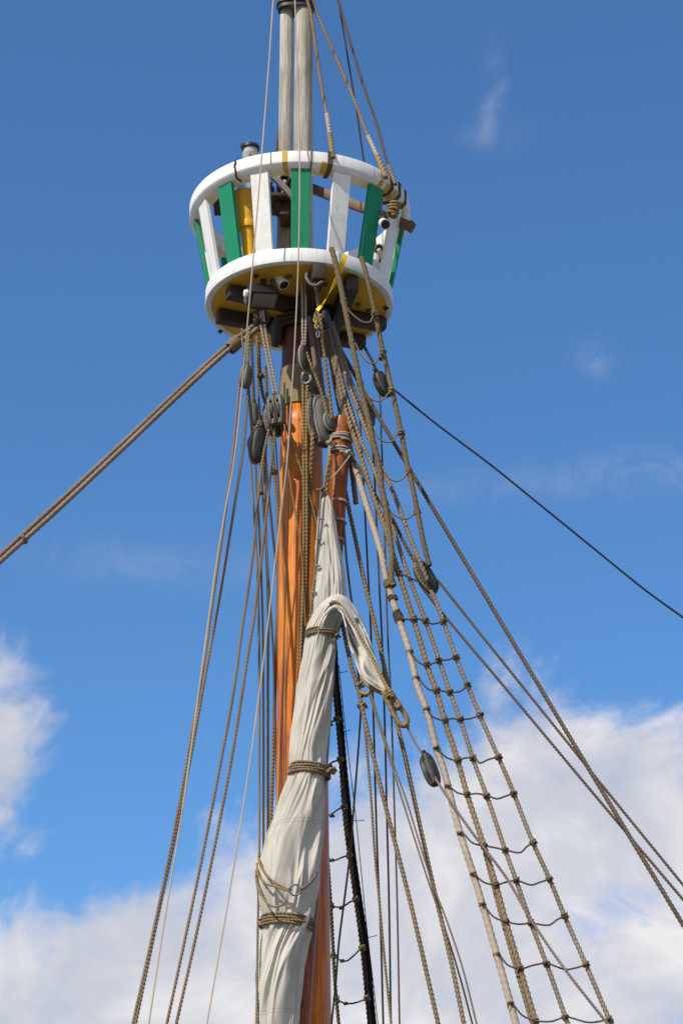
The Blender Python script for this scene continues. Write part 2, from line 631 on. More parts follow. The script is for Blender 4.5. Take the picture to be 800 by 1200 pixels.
def lathe(name, prof, loc, fr, mat, parent=None, seg=48, closed_profile=False, cap=True, flat=35):
    V, F = [], []
    n = len(prof)
    for i in range(seg):
        a = i / seg * 2 * math.pi
        for r_, z_ in prof:
            V.append(Vector((r_ * math.cos(a), r_ * math.sin(a), z_)))
    for i in range(seg):
        i2 = (i + 1) % seg
        for j in range(n if closed_profile else n - 1):
            j2 = (j + 1) % n
            F.append([i * n + j, i2 * n + j, i2 * n + j2, i * n + j2])
    if cap and not closed_profile:
        F.append([i * n for i in range(seg)][::-1])
        F.append([i * n + n - 1 for i in range(seg)])
    return mesh(name, place(V, loc, fr), F, mat, parent, True, None, flat)


def trefoil(name, loc, size, rad, mat, parent, fr=WFR):
    tt = np.linspace(0, 2 * np.pi, 60, endpoint=False)
    x = np.sin(tt) + 2 * np.sin(2 * tt)
    y = np.cos(tt) - 2 * np.cos(2 * tt)
    z = -np.sin(3 * tt) * 1.1
    C = np.stack([x, y, z], -1) * size / 3.0
    C = np.array([list(Vector(loc) + fr[0] * c[0] + fr[1] * c[1] + fr[2] * c[2]) for c in C])
    V, F = tube(C, np.linspace(0, 1, 60), rad, 0, None, 0, 6, True)
    return mesh(name, V, F, mat, parent)


def coil_points(loc, axis, ra, rb, turns, pitch, hint=(0, -1, 0), jitter=0.0, n=14, phase=0.0):
    fr = frame_from(axis, hint)
    out = []
    N = int(turns * n)
    for i in range(N + 1):
        a = i / n * 2 * math.pi + phase
        q = 1 + jitter * math.sin(a * 0.37 + i)
        out.append(Vector(loc) + fr[0] * (math.cos(a) * ra * q) + fr[1] * (math.sin(a) * rb * q) + fr[2] * ((i / N - 0.5) * pitch * turns + jitter * 0.5 * ra * math.sin(a * 1.7)))
    return out


def coil(name, loc, axis, ra, turns, rad, mat, parent=None, rb=None, pitch=None, jitter=0.05, style='plain', hint=(0, -1, 0), phase=0.0):
    P = coil_points(loc, axis, ra, rb or ra, turns, pitch if pitch is not None else 1.9 * rad, hint, jitter, phase=phase)
    return rope3(name, P, rad, mat, parent, style)


# ------------------------------------------------------------------ ground (below the picture, it throws light up)
m, t, b = principled('quay_stone', 0.85, 0.2)
co = geo_co(t)
t.put(b.inputs['Base Color'], t.ramp(t.noise(co, 0.8, 6, 0.6), [(0.3, (0.12, 0.11, 0.095)), (0.7, (0.20, 0.185, 0.165))]))
V, F = [], []
S = 4000
V = [(-S, -S, 0), (S, -S, 0), (S, S, 0), (-S, S, 0)]
g = mesh('ground', V, [[0, 1, 2, 3]], m, None, False, (0, 0, 0))
g['kind'] = 'structure'

# ------------------------------------------------------------------ mast
mast = empty('mast', (X0, Y0, 0), 'thick varnished orange wooden mast carrying the round lookout platform', 'mast')


def z_at(py, dy=0.0):
    return at(352, py, dy).z


_mz = [at(352, y, 0).z for y in (1200, 900, 600, 480)]
_mx = [at(354.6, 1200, 0).x, at(354.0, 900, 0).x, at(353.2, 600, 0).x, at(352.9, 480, 0).x]
_lean = np.polyfit(_mz, _mx, 1)


def mcx(z):
    """x of the mast's axis: it leans a little to the left going up"""
    return float(np.polyval(_lean, z))


def mr(py, rpx):
    p = at(352, py, 0)
    return rpx * scale_at(p)


z480 = z_at(480)
prof = [(0.42, 0.0), (0.40, 3.0), (mr(1200, 33.6), z_at(1200)), (mr(900, 30.2), z_at(900)), (mr(720, 28.0), z_at(720)), (mr(600, 26.3), z_at(600)),
        (mr(482, 24.2), z480 + 0.0)]
# subdivide the pole so that it bends and swells like a real trunk
rs, zs = zip(*prof)
zz_ = np.linspace(0, z480, 60)
rr_ = np.interp(zz_, zs, rs)
V, F = [], []
seg = 64
for i, (r_, z_) in enumerate(zip(rr_, zz_)):
    for j in range(seg):
        a = j / seg * 2 * math.pi
        q = r_ * (1 + 0.012 * noise.noise(Vector((math.cos(a) * 1.5, math.sin(a) * 1.5, z_ * 0.5))))
        V.append((mcx(z_) + q * math.cos(a), Y0 + q * math.sin(a), z_))
for i in range(len(zz_) - 1):
    for j in range(seg):
        j2 = (j + 1) % seg
        F.append([i * seg + j, i * seg + j2, (i + 1) * seg + j2, (i + 1) * seg + j])
F.append(list(range((len(zz_) - 1) * seg, len(zz_) * seg)))
mesh('pole', V, F, MAST_WOOD, mast)
z438 = z_at(438)
rs_ = mr(470, 24.6)
lathe('sleeve', [(rs_ + 0.002, z480 - 0.02), (rs_ + 0.012, z480 - 0.012), (rs_ + 0.010, (z480 + z438) / 2), (rs_ + 0.004, z438 + 0.012), (rs_ - 0.02, z438 + 0.012)],
      (mcx(z480), Y0, 0), (Vector((1, 0, 0)), Vector((0, 1, 0)), Vector((0, 0, 1))), SLEEVE, mast, 48)
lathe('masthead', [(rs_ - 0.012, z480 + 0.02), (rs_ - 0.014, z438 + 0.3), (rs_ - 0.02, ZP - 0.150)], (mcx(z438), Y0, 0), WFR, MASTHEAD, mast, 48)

# the two weathered poles above the platform
p_ = at(356, 100, 0)
xt, rt = p_.x, 11.3 * scale_at(p_)
tm = empty('topmast', (xt, Y0, ZP), 'thicker right hand weathered grey pole rising out of the lookout basket', 'topmast', 'weathered poles above the basket')
zz_ = np.linspace(ZP, ZP + 6.5, 40)
V, F = [], []
seg = 40
for i, z_ in enumerate(zz_):
    r_ = rt * (1.04 - 0.03 * (z_ - ZP))
    for j in range(seg):
        a = j / seg * 2 * math.pi
        q = r_ * (1 + 0.03 * noise.noise(Vector((math.cos(a) * 1.2, math.sin(a) * 1.2, z_ * 0.7))))
        V.append((xt - 0.010 * (z_ - ZP - 1.5) * 0.3 + q * math.cos(a), Y0 + q * math.sin(a), z_))
for i in range(len(zz_) - 1):
    for j in range(seg):
        j2 = (j + 1) % seg
        F.append([i * seg + j, i * seg + j2, (i + 1) * seg + j2, (i + 1) * seg + j])
F.append(list(range(len(zz_) * seg - seg, len(zz_) * seg)))
mesh('pole', V, F, GREY_WOOD, tm)
p_ = at(335, 100, 0.03)
xl, rl = p_.x, 8.0 * scale_at(p_)
tl = empty('signal_pole', (xl, Y0 + 0.03, ZP), 'thinner left hand weathered grey pole banded to the topmast', 'pole', 'weathered poles above the basket')
lathe('pole', [(rl * 1.03, ZP), (rl, ZP + 1.5), (rl * 0.97, at(335, 4, 0.03).z + 0.05), (rl * 0.3, at(335, 4, 0.03).z + 0.12)], (xl, Y0 + 0.03, 0), WFR, GREY_WOOD, tl, 32)
zb0, zb1 = at(349, 13, 0).z, at(349, 0, 0).z
cx_ = (xt + xl) / 2
hx = (xt + rt - (xl - rl)) / 2 + 0.012
for nm, za, zb, gro in (('iron_band', zb0, zb1 + 0.06, 0.0), ('band_flange', zb0 + 0.055, zb0 + 0.075, 0.016)):
    V, F = [], []
    seg = 48
    for (k, z_) in ((1.0, za), (1.0, zb), (0.90, zb), (0.90, za)):
        for j in range(seg):
            a = j / seg * 2 * math.pi
            c_, s_ = math.cos(a), math.sin(a)
            sx = math.copysign(abs(c_) ** 0.75, c_)
            V.append((cx_ + 0.005 + (hx + gro) * k * sx, Y0 + (rt + 0.02 + gro) * (k if k == 1 else 0.88) * math.copysign(abs(s_) ** 0.75, s_), z_))
    for i in range(4):
        for j in range(seg):
            j2 = (j + 1) % seg
            F.append([i * seg + j, i * seg + j2, ((i + 1) % 4) * seg + j2, ((i + 1) % 4) * seg + j])
    mesh(nm, V, F, IRON, tm, True, None, 35)

# ------------------------------------------------------------------ lookout basket
nest = empty('lookout_basket', (X0, Y0, ZP), 'round white and green lookout basket with yellow underside on the mast', 'lookout basket')
NL = (X0, Y0, ZP)
RR, RI = 1.14, 0.96
ZT, ZB = 1.00, 0.825


def rnd(pts, bv=0.012):
    """round the corners of a closed profile"""
    out = []
    n = len(pts)
    for i in range(n):
        p0, p1, p2 = (Vector((*pts[(i + k) % n], 0)) for k in (-1, 0, 1))
        a, b_ = (p0 - p1).normalized(), (p2 - p1).normalized()
        out += [(p1 + a * bv)[:2], (p1 + a * bv * 0.3 + b_ * bv * 0.3)[:2], (p1 + b_ * bv)[:2]]
    return out


lathe('top_rail', rnd([(RR - 0.045, ZB), (RR, ZB + 0.045), (RR, ZT), (RI, ZT), (RI, ZB)], 0.010), NL, WFR, WHITE, nest, 128, True)
lathe('platform_rim', rnd([(0.953, -0.155), (0.953, 0.0), (0.88, 0.0), (0.88, -0.155)], 0.012), NL, WFR, WHITE, nest, 128, True)
fl = lathe('floor', [(0.02, -0.145), (0.878, -0.145), (0.878, -0.02), (0.02, -0.02)], NL, WFR, YELLOW_FLOOR, nest, 96)


def az_point(az, r_, z_):
    return Vector((X0 + r_ * math.sin(az), Y0 - r_ * math.cos(az), ZP + z_))


for k in range(16):
    az = R(1.5 + 22.5 * k)
    rad_ = Vector((math.sin(az), -math.cos(az), 0))
    tan_ = Vector((math.cos(az), math.sin(az), 0))
    r0, r1 = 0.905, 1.065
    w0, w1, th = 0.090, 0.095, 0.022
    V = []
    for (rc, zc, wd) in ((r0, -0.02, w0), (r1, ZB + 0.02, w1)):
        for (a, b_) in ((-1, -1), (1, -1), (1, 1), (-1, 1)):
            bev = 0.0
            V.append(Vector((X0, Y0, ZP)) + rad_ * (rc + b_ * th) + tan_ * (a * wd) + Vector((0, 0, zc)))
    F = [[0, 1, 2, 3][::-1], [4, 5, 6, 7], [0, 1, 5, 4], [1, 2, 6, 5], [2, 3, 7, 6], [3, 0, 4, 7]]
    o = mesh('slat', V, F, GREEN if k % 2 == 0 else WHITE, nest, False)
    bvm = o.modifiers.new('bevel', 'BEVEL')
    bvm.width = 0.006
    bvm.segments = 2
    o['label'] = 'green slat' if k % 2 == 0 else 'white slat'

# supporting timbers under the platform, turned 18 degrees against the picture
e1 = Vector((0.951, 0.309, 0))
e2 = Vector((0.309, -0.951, 0))
def pz(px, py, z):
    """point at height z seen at a photo pixel"""
    r = FWD + RGT * ((px - 400) / FPX) + UPV * ((600 - py) / FPX)
    return EYE + r * ((z - EYE.z) / r.z)


for nm, a, b_, zb, hw, hh in (('crosstree', (266, 349), (451, 388), ZP - 0.29, 0.066, 0.066), ('crosstree', (254, 377), (427, 409), ZP - 0.29, 0.066, 0.066),
                              ('trestletree', (375, 326), (338, 404), ZP - 0.335, 0.070, 0.088), ('trestletree', (413, 340), (378, 420), ZP - 0.335, 0.070, 0.088)):
    A, B_ = pz(*a, zb), pz(*b_, zb)
    ax_ = (B_ - A).normalized()
    box(nm, (A + B_) / 2 + Vector((0, 0, hh)), (ax_, Vector((0, 0, 1)).cross(ax_), Vector((0, 0, 1))), ((B_ - A).length / 2, hw, hh), BEAM, nest, 0.028)
# hounds (cheek pieces) on the masthead, and the bed of rope turns
for s_ in (-1, 1):
    c = Vector((X0, Y0, ZP - 0.52)) + e1 * (s_ * 0.235)
    V = []
    for zc, wd in ((0.19, 0.13), (-0.10, 0.05)):
        for a, b_ in ((-1, -1), (1, -1), (1, 1), (-1, 1)):
            V.append(c + e1 * (a * 0.04) + e2 * (b_ * wd) + Vector((0, 0, zc)))
    o = mesh('hound', V, [[0, 1, 2, 3], [7, 6, 5, 4], [0, 4, 5, 1], [1, 5, 6, 2], [2, 6, 7, 3], [3, 7, 4, 0]], BEAM, nest, False)
    bvm = o.modifiers.new('bevel', 'BEVEL')
    bvm.width = 0.015
tag(rope3('shroud_collar', coil_points((X0, Y0, ZP - 0.41), (0.06, 0.10, 1), 0.232, 0.236, 3.2, 0.05, (1, 0, 0), 0.02, 24), 0.024, ROPE_TAR, None, 'served'), 'dark rope turns round the masthead close under the platform', 'rope turns')
# bolts in the floor; some steel ones stand in for holes showing sky
for (px, py) in ((420, 357), (411, 373), (432, 364), (452, 361), (339, 324), (256, 372), (381, 333), (300, 323), (258, 388), (446, 420)):
    r = FWD + RGT * ((px - 400) / FPX) + UPV * ((600 - py) / FPX)
    t_ = (ZP - 0.158 - EYE.z) / r.z
    p = EYE + r * t_
    shiny = px in (420, 411, 432, 339, 381)
    lathe('floor_disc', [(0.028, 0.0), (0.028, -0.006), (0.016, -0.006), (0.015, -0.024), (0.008, -0.028)], p, WFR, STEEL if shiny else IRON, fl, 14)


def rail_wrap(name, az, width, thick, mat, parent=None):
    """strip that goes right round the rail's section"""
    c_ = 0.045
    pr = [(RI - thick, ZB - thick), (RR - c_ + thick * 0.4, ZB - thick), (RR + thick, ZB + c_ - thick * 0.4), (RR + thick, ZT + thick), (RI - thick, ZT + thick)]
    pr2 = [(RI + 0.003, ZB + 0.003), (RR - c_ - 0.002, ZB + 0.003), (RR - 0.003, ZB + c_ + 0.002), (RR - 0.003, ZT - 0.003), (RI + 0.003, ZT - 0.003)]
    V, F = [], []
    for s_ in (-1, 1):
        for pp in (pr, pr2):
            for r_, z_ in pp:
                V.append(az_point(az + s_ * width / 2 / RR, r_, z_))
    for k in range(5):
        k2 = (k + 1) % 5
        F += [[k, k2, 10 + k2, 10 + k], [k, 5 + k, 5 + k2, k2], [10 + k, 10 + k2, 15 + k2, 15 + k], [5 + k, 15 + k, 15 + k2, 5 + k2]]
    o = mesh(name, V, F, mat, parent, False)
    return o


o = rail_wrap('rail_tape', R(-6.6), 0.05, 0.004, YELLOW_TAPE, nest)
for az, wd in ((13.6, 0.07), (47.0, 0.05), (52.5, 0.06), (59.3, 0.05)):
    V = []
    for s_ in (-1, 1):
        for r_, z_ in ((RR - 0.13, ZB - 0.003), (RR - 0.046, ZB - 0.003), (RR + 0.001, ZB + 0.044), (RR + 0.003, ZB + 0.060)):
            V.append(az_point(R(az) + s_ * wd / 2 / RR, r_, z_))
    o = mesh('rail_tape', V, [[k, k + 1, 5 + k, 4 + k] for k in range(3)], YELLOW_TAPE, nest, False)
    so = o.modifiers.new('thickness', 'SOLIDIFY')
    so.thickness = 0.004
for az, wd, lab in ((16.2, 0.05, 'brown strap round the white rail right of the middle green slat'), (55.5, 0.045, 'brown strap round the white rail, first left of the three at right'),
                    (63.0, 0.05, 'brown strap round the white rail, middle of the three at right'), (71.0, 0.05, 'brown strap round the white rail, last right of the three at right')):
    tag(rail_wrap('rail_strap', R(az), wd, 0.010, ROPE_BROWN), lab, 'strap', 'brown straps round the rail')
tag(rail_wrap('tied_cord', R(6.6), 0.018, 0.008, ROPE_HEMP), 'thin cord tied round the white rail above the middle green slat', 'cord')
P = [az_point(R(-33.4 + 0.35 * math.sin(i * 2.1)), RR + 0.008, ZT - i * 0.03) for i in range(5)] + [az_point(R(-33.6), RR - 0.03 - i * 0.04, ZB - 0.012) for i in range(3)]
tag(rope3('rusty_chain', P, 0.011, IRON, None, 'laid'), 'short rusty chain hanging over the left side of the white rail', 'chain')

# ------------------------------------------------------------------ things in the basket
# wooden bar through the basket
a, b_ = at(352, 216, 0.25), at(481, 265.5, -0.30)
bar = empty('wooden_bar', (a + b_) / 2, 'brown wooden bar crossing the basket and sticking out under the rail', 'bar')
fr = frame_from(b_ - a, (0, 0, 1))
ln = (b_ - a).length / 2
box('shaft', (a + b_) / 2, fr, (0.052, 0.045, ln), BROWN_SPAR, bar, 0.03)
box('bar_end', b_ + fr[2] * 0.0, fr, (0.056, 0.05, 0.022), BROWN_SPAR, bar, 0.02)
# shelf board + lantern
sa, sb = at(250, 241, -0.22), at(346, 250, -0.22)
shelf = empty('shelf_board', (sa + sb) / 2, 'dark plywood shelf board across the left of the basket', 'shelf')
zsh = at(330, 238, -0.22).z
box('board', ((sa.x + sb.x) / 2, Y0 - 0.20, zsh), WFR, ((sb.x - sa.x) / 2, 0.20, 0.018), BOARD, shelf, 0.004)
box('bracket', (at(334, 250, -0.2).x, Y0 - 0.16, zsh - 0.10), WFR, (0.05, 0.14, 0.08), BOARD, shelf, 0.01)
box('bracket', (at(326, 250, -0.2).x, Y0 - 0.22, zsh - 0.06), WFR, (0.03, 0.10, 0.045), BOARD, shelf, 0.01)
lan = at(300, 215, -0.2)
lantern = empty('navigation_lantern', (lan.x, Y0 - 0.2, zsh + 0.02), 'blue lantern with grey neck and black cap standing behind the rail', 'lantern')
lathe('drum', [(0.19, 0.0), (0.195, 0.01), (0.195, 0.15), (0.16, 0.20), (0.08, 0.22)], (lan.x, Y0 - 0.2, zsh + 0.021), WFR, BLUE_PAINT, lantern, 40)
ltop = at(293.5, 171, -0.24)
lp = (ltop.x, Y0 - 0.24, 0)
lathe('neck', [(0.078, zsh + 0.19), (0.078, ltop.z - 0.13), (0.085, ltop.z - 0.12), (0.085, ltop.z - 0.10), (0.074, ltop.z - 0.095), (0.074, ltop.z - 0.03)], lp, WFR, GREY_LENS, lantern, 32)
cap = lathe('cap', [(0.088, ltop.z - 0.045), (0.096, ltop.z - 0.04), (0.096, ltop.z - 0.01), (0.07, ltop.z + 0.005), (0.0, ltop.z + 0.01)][:4], lp, WFR, BLACK_PAINT, lantern, 32)
lathe('cap_stud', [(0.018, ltop.z - 0.02), (0.02, ltop.z + 0.012), (0.012, ltop.z + 0.016)], (ltop.x - 0.088, Y0 - 0.25, 0), WFR, BLACK_PAINT, cap, 12)
# yellow tube, leaning
ya, yb = at(285.5, 226, -0.62), at(292.5, 300, -0.60)
yb = yb + (yb - ya) * 0.30
yt = empty('yellow_tube', yb, 'chipped yellow tapered tube with a collar leaning inside the basket', 'tube')
fr = frame_from(ya - yb, (1, 0, 0))
L_ = (ya - yb).length
px_ = scale_at(ya)
zc = L_ * (1 - 0.53 / 1.3)
lathe('tube_body', [(6.0 * px_, 0.0), (8.2 * px_, zc - 0.10), (10.2 * px_, zc + 0.05), (12.4 * px_, L_), (11.4 * px_, L_), (9.5 * px_, L_ - 0.15)], yb, fr, YELLOW_TUBE, yt, 36)
lathe('collar', rnd([(10.0 * px_, zc - 0.045), (11.1 * px_, zc - 0.04), (11.3 * px_, zc + 0.035), (9.6 * px_, zc + 0.04)], 0.004), yb, fr, YELLOW_TUBE, yt, 36, True)
# leaning batten
a, b_ = at(318, 204, -0.45), at(346, 234, -0.40)
a = a + (a - b_) * 0.3
bt = box('leaning_batten', (a + b_) / 2, frame_from(b_ - a, (0, -1, 0.3)), (0.02, 0.032, (b_ - a).length / 2 + 0.2), BATTEN, None, 0.004)
tag(bt, 'grey wooden batten leaning behind the middle green slat', 'batten')
# dark hanks of rope hanging by the poles
for i, (px, py, dy, rad_) in enumerate(((333, 222, -0.16, 0.10), (342, 228, -0.17, 0.12))):
    p = at(px, py, dy)
    P = []
    for q in range(5 * 16):
        aa = q / 16 * 2 * math.pi
        P.append(p + Vector((math.sin(aa) * rad_ * (0.6 + 0.1 * math.sin(q * 0.31)), 0.05 * math.sin(q * 0.17), math.cos(aa) * rad_ * 1.5 - 0.02 * math.sin(q * 0.23))))
    o = rope3('rope_hank', P, 0.017, ROPE_TAR if i else ROPE_BLACK, None, 'laid')
    tag(o, ('dark rope hank hanging on the thin grey pole in the basket', 'dark rope hank hanging against the middle green slat')[i], 'rope', 'rope hanks in the basket')


# ------------------------------------------------------------------ small fittings
def security_camera(px, py, dy, label, aim, length=0.13, rad=0.048, foot=True):
    p = at(px, py, dy)
    t_ = empty('security_camera', p, label, 'camera', 'security cameras on the basket')
    fr = frame_from(aim, (1, 0, 0))
    lathe('housing', [(rad * 0.7, -length * 0.55), (rad, -length * 0.4), (rad, length * 0.42), (rad * 1.12, length * 0.44), (rad * 1.12, length * 0.56), (rad * 0.9, length * 0.58)], p, fr, CAMERA_WHITE, t_, 28)
    lathe('lens', [(rad * 0.9, length * 0.585), (rad * 0.35, length * 0.59), (rad * 0.3, length * 0.57)], p, fr, BLACK_PAINT, t_, 24)
    if foot:
        zf = ZP - 0.158
        q = p - fr[2] * length * 0.45
        lathe('bracket', [(0.05, 0.0), (0.05, -0.014), (0.022, -0.02), (0.02, q.z - zf - 0.01)], (q.x, q.y, zf), WFR, STEEL, t_, 20)
    return t_


security_camera(328.5, 328, -0.60, 'white security camera with dark lens under the yellow floor', (0.42, -0.35, -0.84), 0.16, 0.052)
sc_ = security_camera(449.5, 262, -0.70, 'white security camera hanging below the rail at right', (0.25, -0.75, -0.62), 0.11, 0.05, False)
q = at(447, 252, -0.66)
rope3('bracket', [q, q + Vector((-0.01, 0.03, 0.10)), q + Vector((0.0, 0.05, 0.22))], 0.016, STEEL, sc_, 'plain')
P = px_points([(319, 322), (318, 333), (321, 344), (328, 345)], -0.58)
tag(rope3('camera_cable', P, 0.008, BLACK_PAINT, None, 'plain'), 'thin black cable hanging beside the white camera under the floor', 'cable')

# floodlight
fp = at(308, 350, -0.66)
fld = empty('floodlight', fp, 'black rectangular floodlight hanging under the left of the yellow floor', 'floodlight')
fr = frame_from((0.30, -0.45, -0.84), (1, 0.05, -0.38))
box('housing', fp - fr[2] * 0.05, fr, (0.152, 0.105, 0.075), BLACK_PAINT, fld, 0.035)
box('bezel', fp + fr[2] * 0.025, fr, (0.150, 0.103, 0.014), BLACK_PAINT, fld, 0.012)
box('glass', fp + fr[2] * 0.036, fr, (0.122, 0.076, 0.008), GLASS, fld, 0.004)
box('bracket', fp - fr[0] * 0.162 + fr[1] * 0.0 - fr[2] * 0.02, fr, (0.012, 0.07, 0.045), STEEL, fld, 0.008)
lathe('bracket_knob', [(0.035, 0), (0.035, 0.03), (0.02, 0.035)], fp - fr[0] * 0.174 + fr[1] * 0.05, (fr[1], fr[2], -fr[0]), CAMERA_WHITE, fld, 16)
box('arm', (fp.x, fp.y + 0.08, (fp.z + 0.04 + ZP - 0.158) / 2), WFR, (0.03, 0.012, (ZP - 0.158 - fp.z) / 2 + 0.0), IRON, fld, 0.004)


# ------------------------------------------------------------------ blocks (pulleys)
def oval_ring(wd, ln, n=40, e=2.5):
    out = []
    for i in range(n):
        a = i / n * 2 * math.pi
        c_, s_ = math.cos(a), math.sin(a)
        out.append((math.copysign(abs(c_) ** (2 / e), c_) * wd, math.copysign(abs(s_) ** (2 / e), s_) * ln))
    return out


def block(label, top, bot, wpx, tpx, roll, mat, sheaves=1, strop=None, strop_w=3.0, eye=True):
    """wooden pulley block: cheeks, spacers, sheaves, pin and a rope strop round it.
    roll 0 shows the broad cheek to the viewer, 90 shows the edge with its sheave."""
    pt, pb = at(*top), at(*bot)
    c = (pt + pb) / 2
    t_ = empty('pulley_block', c, label, 'pulley block', 'wooden pulley blocks in the rigging')
    k = scale_at(c)
    view = (EYE - c).normalized()
    z = (pt - pb).normalized()
    x0, y0, z = frame_from(z, view)
    ca, sa_ = math.cos(R(roll)), math.sin(R(roll))
    x = x0 * ca + y0 * sa_
    y = z.cross(x)
    fr = (x, y, z)
    L = (pt - pb).length / 2
    W = wpx * k / 2
    T = tpx * k / 2
    cheeks = sheaves + 1
    slot = T * 2 / (cheeks + sheaves * 0.8) * 0.8
    ck = T * 2 / (cheeks + sheaves * 0.8)
    xs = -T
    for i in range(cheeks):
        V, F = [], []
        outer_l, outer_r = i == 0, i == cheeks - 1
        lay = []
        if outer_l: lay += [(0.0, 0.0), (0.55, 0.02), (0.85, 0.22), (1.0, 0.62), (1.0, 1.0)]
        else: lay += [(1.0, 0.0), (1.0, 0.5)]
        if outer_r: lay += [(1.0, 0.4), (0.85, 0.78), (0.55, 0.98), (0.0, 1.0)]
        elif not outer_l: lay += [(1.0, 1.0)]
        ring = oval_ring(W, L)
        n = len(ring)
        for s_, f_ in lay:
            s_ = max(s_, 0.02)
            for (yy, zz2) in ring:
                V.append((xs + f_ * ck, yy * s_, zz2 * s_))
        for a in range(len(lay) - 1):
            for j in range(n):
                j2 = (j + 1) % n
                F.append([a * n + j, a * n + j2, (a + 1) * n + j2, (a + 1) * n + j])
        F.append(list(range(n - 1, -1, -1)))
        F.append([(len(lay) - 1) * n + j for j in range(n)])
        mesh('cheek', place(V, c, fr), F, mat, t_, True, None, 40)
        xs += ck
        if i < sheaves:
            for s_ in (-1, 1):
                V, F = box_mesh((slot / 2 + 0.003, W * 0.62, L * 0.17), 0.004)
                V = [Vector((v[0] + xs + slot / 2, v[1], v[2] + s_ * L * 0.78)) for v in V]
                mesh('spacer', place(V, c, fr), F, mat, t_, True, None, 30)
            lathe('sheave', [(W * 0.30, -slot * 0.45), (L * 0.56, -slot * 0.45), (L * 0.50, 0), (L * 0.56, slot * 0.45), (W * 0.30, slot * 0.45)],
                  c + x * (xs + slot / 2), (y, z, x), BLOCK_GREY, t_, 28)
            xs += slot
    lathe('pin', [(W * 0.14, -T * 1.04), (W * 0.14, T * 1.04)], c, (y, z, x), IRON, t_, 14)
    if strop is not None:
        rs_ = strop_w * k / 2
        P = []
        for i in range(36):
            a = i / 36 * 2 * math.pi
            P.append(c + y * (math.cos(a) * (W + rs_ * 0.5)) + z * (math.sin(a) * (L + rs_ * 0.6)))
        P.append(P[0])
        rope3('strop', P, rs_, strop, t_, 'laid')
        if eye:
            coil('seizing', c + z * (L + rs_ * 2.4), z, rs_ * 1.5, 3.2, rs_ * 0.5, strop, t_)
    return t_


G_BLOCK = dict()
block('small pale edged block hanging under the left rim of the platform', (289.5, 429, -0.62), (286.5, 454, -0.62), 16, 13, 62, BLOCK_GREY, 1, ROPE_HEMP, 2.5)
block('black round bottomed block, lowest of the cluster left of the mast', (304, 501, -0.50), (298.5, 542, -0.50), 17, 15, 25, BLOCK_BLACK, 1, ROPE_HEMP, 4)
block('long narrow grey block just above the black round bottomed block', (306, 493, -0.40), (303, 526, -0.40), 13, 10, 60, BLOCK_GREY, 1, ROPE_HEMP, 3)
block('slim dark block behind the ropes, leftmost of the upper cluster', (298, 473, -0.32), (300, 499, -0.32), 12, 9, 50, BLOCK_GREY, 1, ROPE_BROWN, 2.5)
block('grey block with an ochre rope strop left of the two slotted block', (314, 474, -0.46), (317, 508, -0.46), 15, 14, 75, BLOCK_GREY, 1, ROPE_HEMP, 4)
block('squarish grey block with two rope slots against the left edge of the mast', (322, 464, -0.55), (325, 498, -0.55), 16, 21, 78, BLOCK_GREY, 2, ROPE_BROWN, 2.5)
block('dark block tucked underneath the two slotted grey block', (322, 490, -0.38), (325, 511, -0.38), 17, 12, 20, BLOCK_BLACK, 1, None)
block('black block with a metal thimble hanging in front of the khaki mast sleeve', (355, 406, -0.56), (355.5, 433, -0.56), 15, 12, 58, BLOCK_BLACK, 1, ROPE_PALE, 3.0)
block('dark double block with chain hanging from the yellow strap', (376, 364, -0.68), (379, 386, -0.68), 15, 18, 62, BLOCK_BLACK, 2, ROPE_HEMP, 3.0)
block('large pale grey block hanging at the right edge of the mast', (372, 464, -0.40), (379, 522, -0.40), 30, 24, 48, BLOCK_PALE, 1, ROPE_BROWN, 5)
block('small shiny block beside the head of the short brown spar', (384, 485, -0.52), (387, 503, -0.52), 13, 11, 45, BLOCK_GREY, 1, ROPE_PALE, 3)
block('grey block half hidden among the shrouds right of the spar head', (429, 466, -0.15), (433, 502, -0.15), 14, 12, 40, BLOCK_BLACK, 1, ROPE_BROWN, 3)
block('black oval block under the right edge of the platform', (441.5, 437, -0.50), (454, 464, -0.50), 16, 14, 40, BLOCK_BLACK, 1, ROPE_TAR, 3)
block('large black block half way down the right hand shrouds', (489, 660, -0.92), (508.5, 694, -0.92), 19, 17, 50, BLOCK_BLACK, 1, ROPE_TAN, 4)
block('dark block on the line below the rope eye of the sail', (497.5, 885, -1.44), (510, 920, -1.56), 17, 16, 62, BLOCK_BLACK, 1, ROPE_TAR, 3)


# ------------------------------------------------------------------ standing rigging
def sh(py):
    return -0.25 - 1.9 * (py - 380) / 820.0


def lf(py):
    return -0.45 - 0.55 * (py - 400) / 800.0


GS = 'shrouds of the rope ladder right of the mast'
S2 = [(379, 378), (388, 420), (394, 455), (402, 495), (414, 540), (432, 600), (447, 650), (453, 680), (459, 700), (467, 725), (480, 765), (490, 807), (500, 833), (512, 880), (519, 900), (537, 970), (556, 1030), (575, 1095), (596, 1170), (605, 1203)]
S3 = [(382, 385), (397, 450), (404, 478), (411, 500), (421, 530), (437, 580), (450, 615), (459, 645), (470, 680), (478, 705), (485, 727), (494, 757), (502, 785), (511, 809), (521, 844), (536, 891), (547, 930), (567, 992), (580.6, 1036), (592, 1078), (609, 1135), (629, 1203)]
S5 = [(386, 385), (400, 448), (407, 470), (417, 500), (425, 521), (440, 555), (450, 588), (464, 630), (476, 667), (490, 705), (500, 732), (515, 775), (526, 808), (539, 843), (556, 895), (571, 935), (592, 997), (605, 1033), (622, 1082), (641, 1132), (666, 1203)]
S6 = [(390, 385, -0.31), (402, 430, -0.42), (410, 455, -0.47), (416, 470, -0.51), (429, 505, -0.59), (444, 540, -0.67), (464, 585, -0.78), (473, 610, -0.86), (486, 644, -0.98), (493, 661, -1.03), (501, 681, -1.03)]
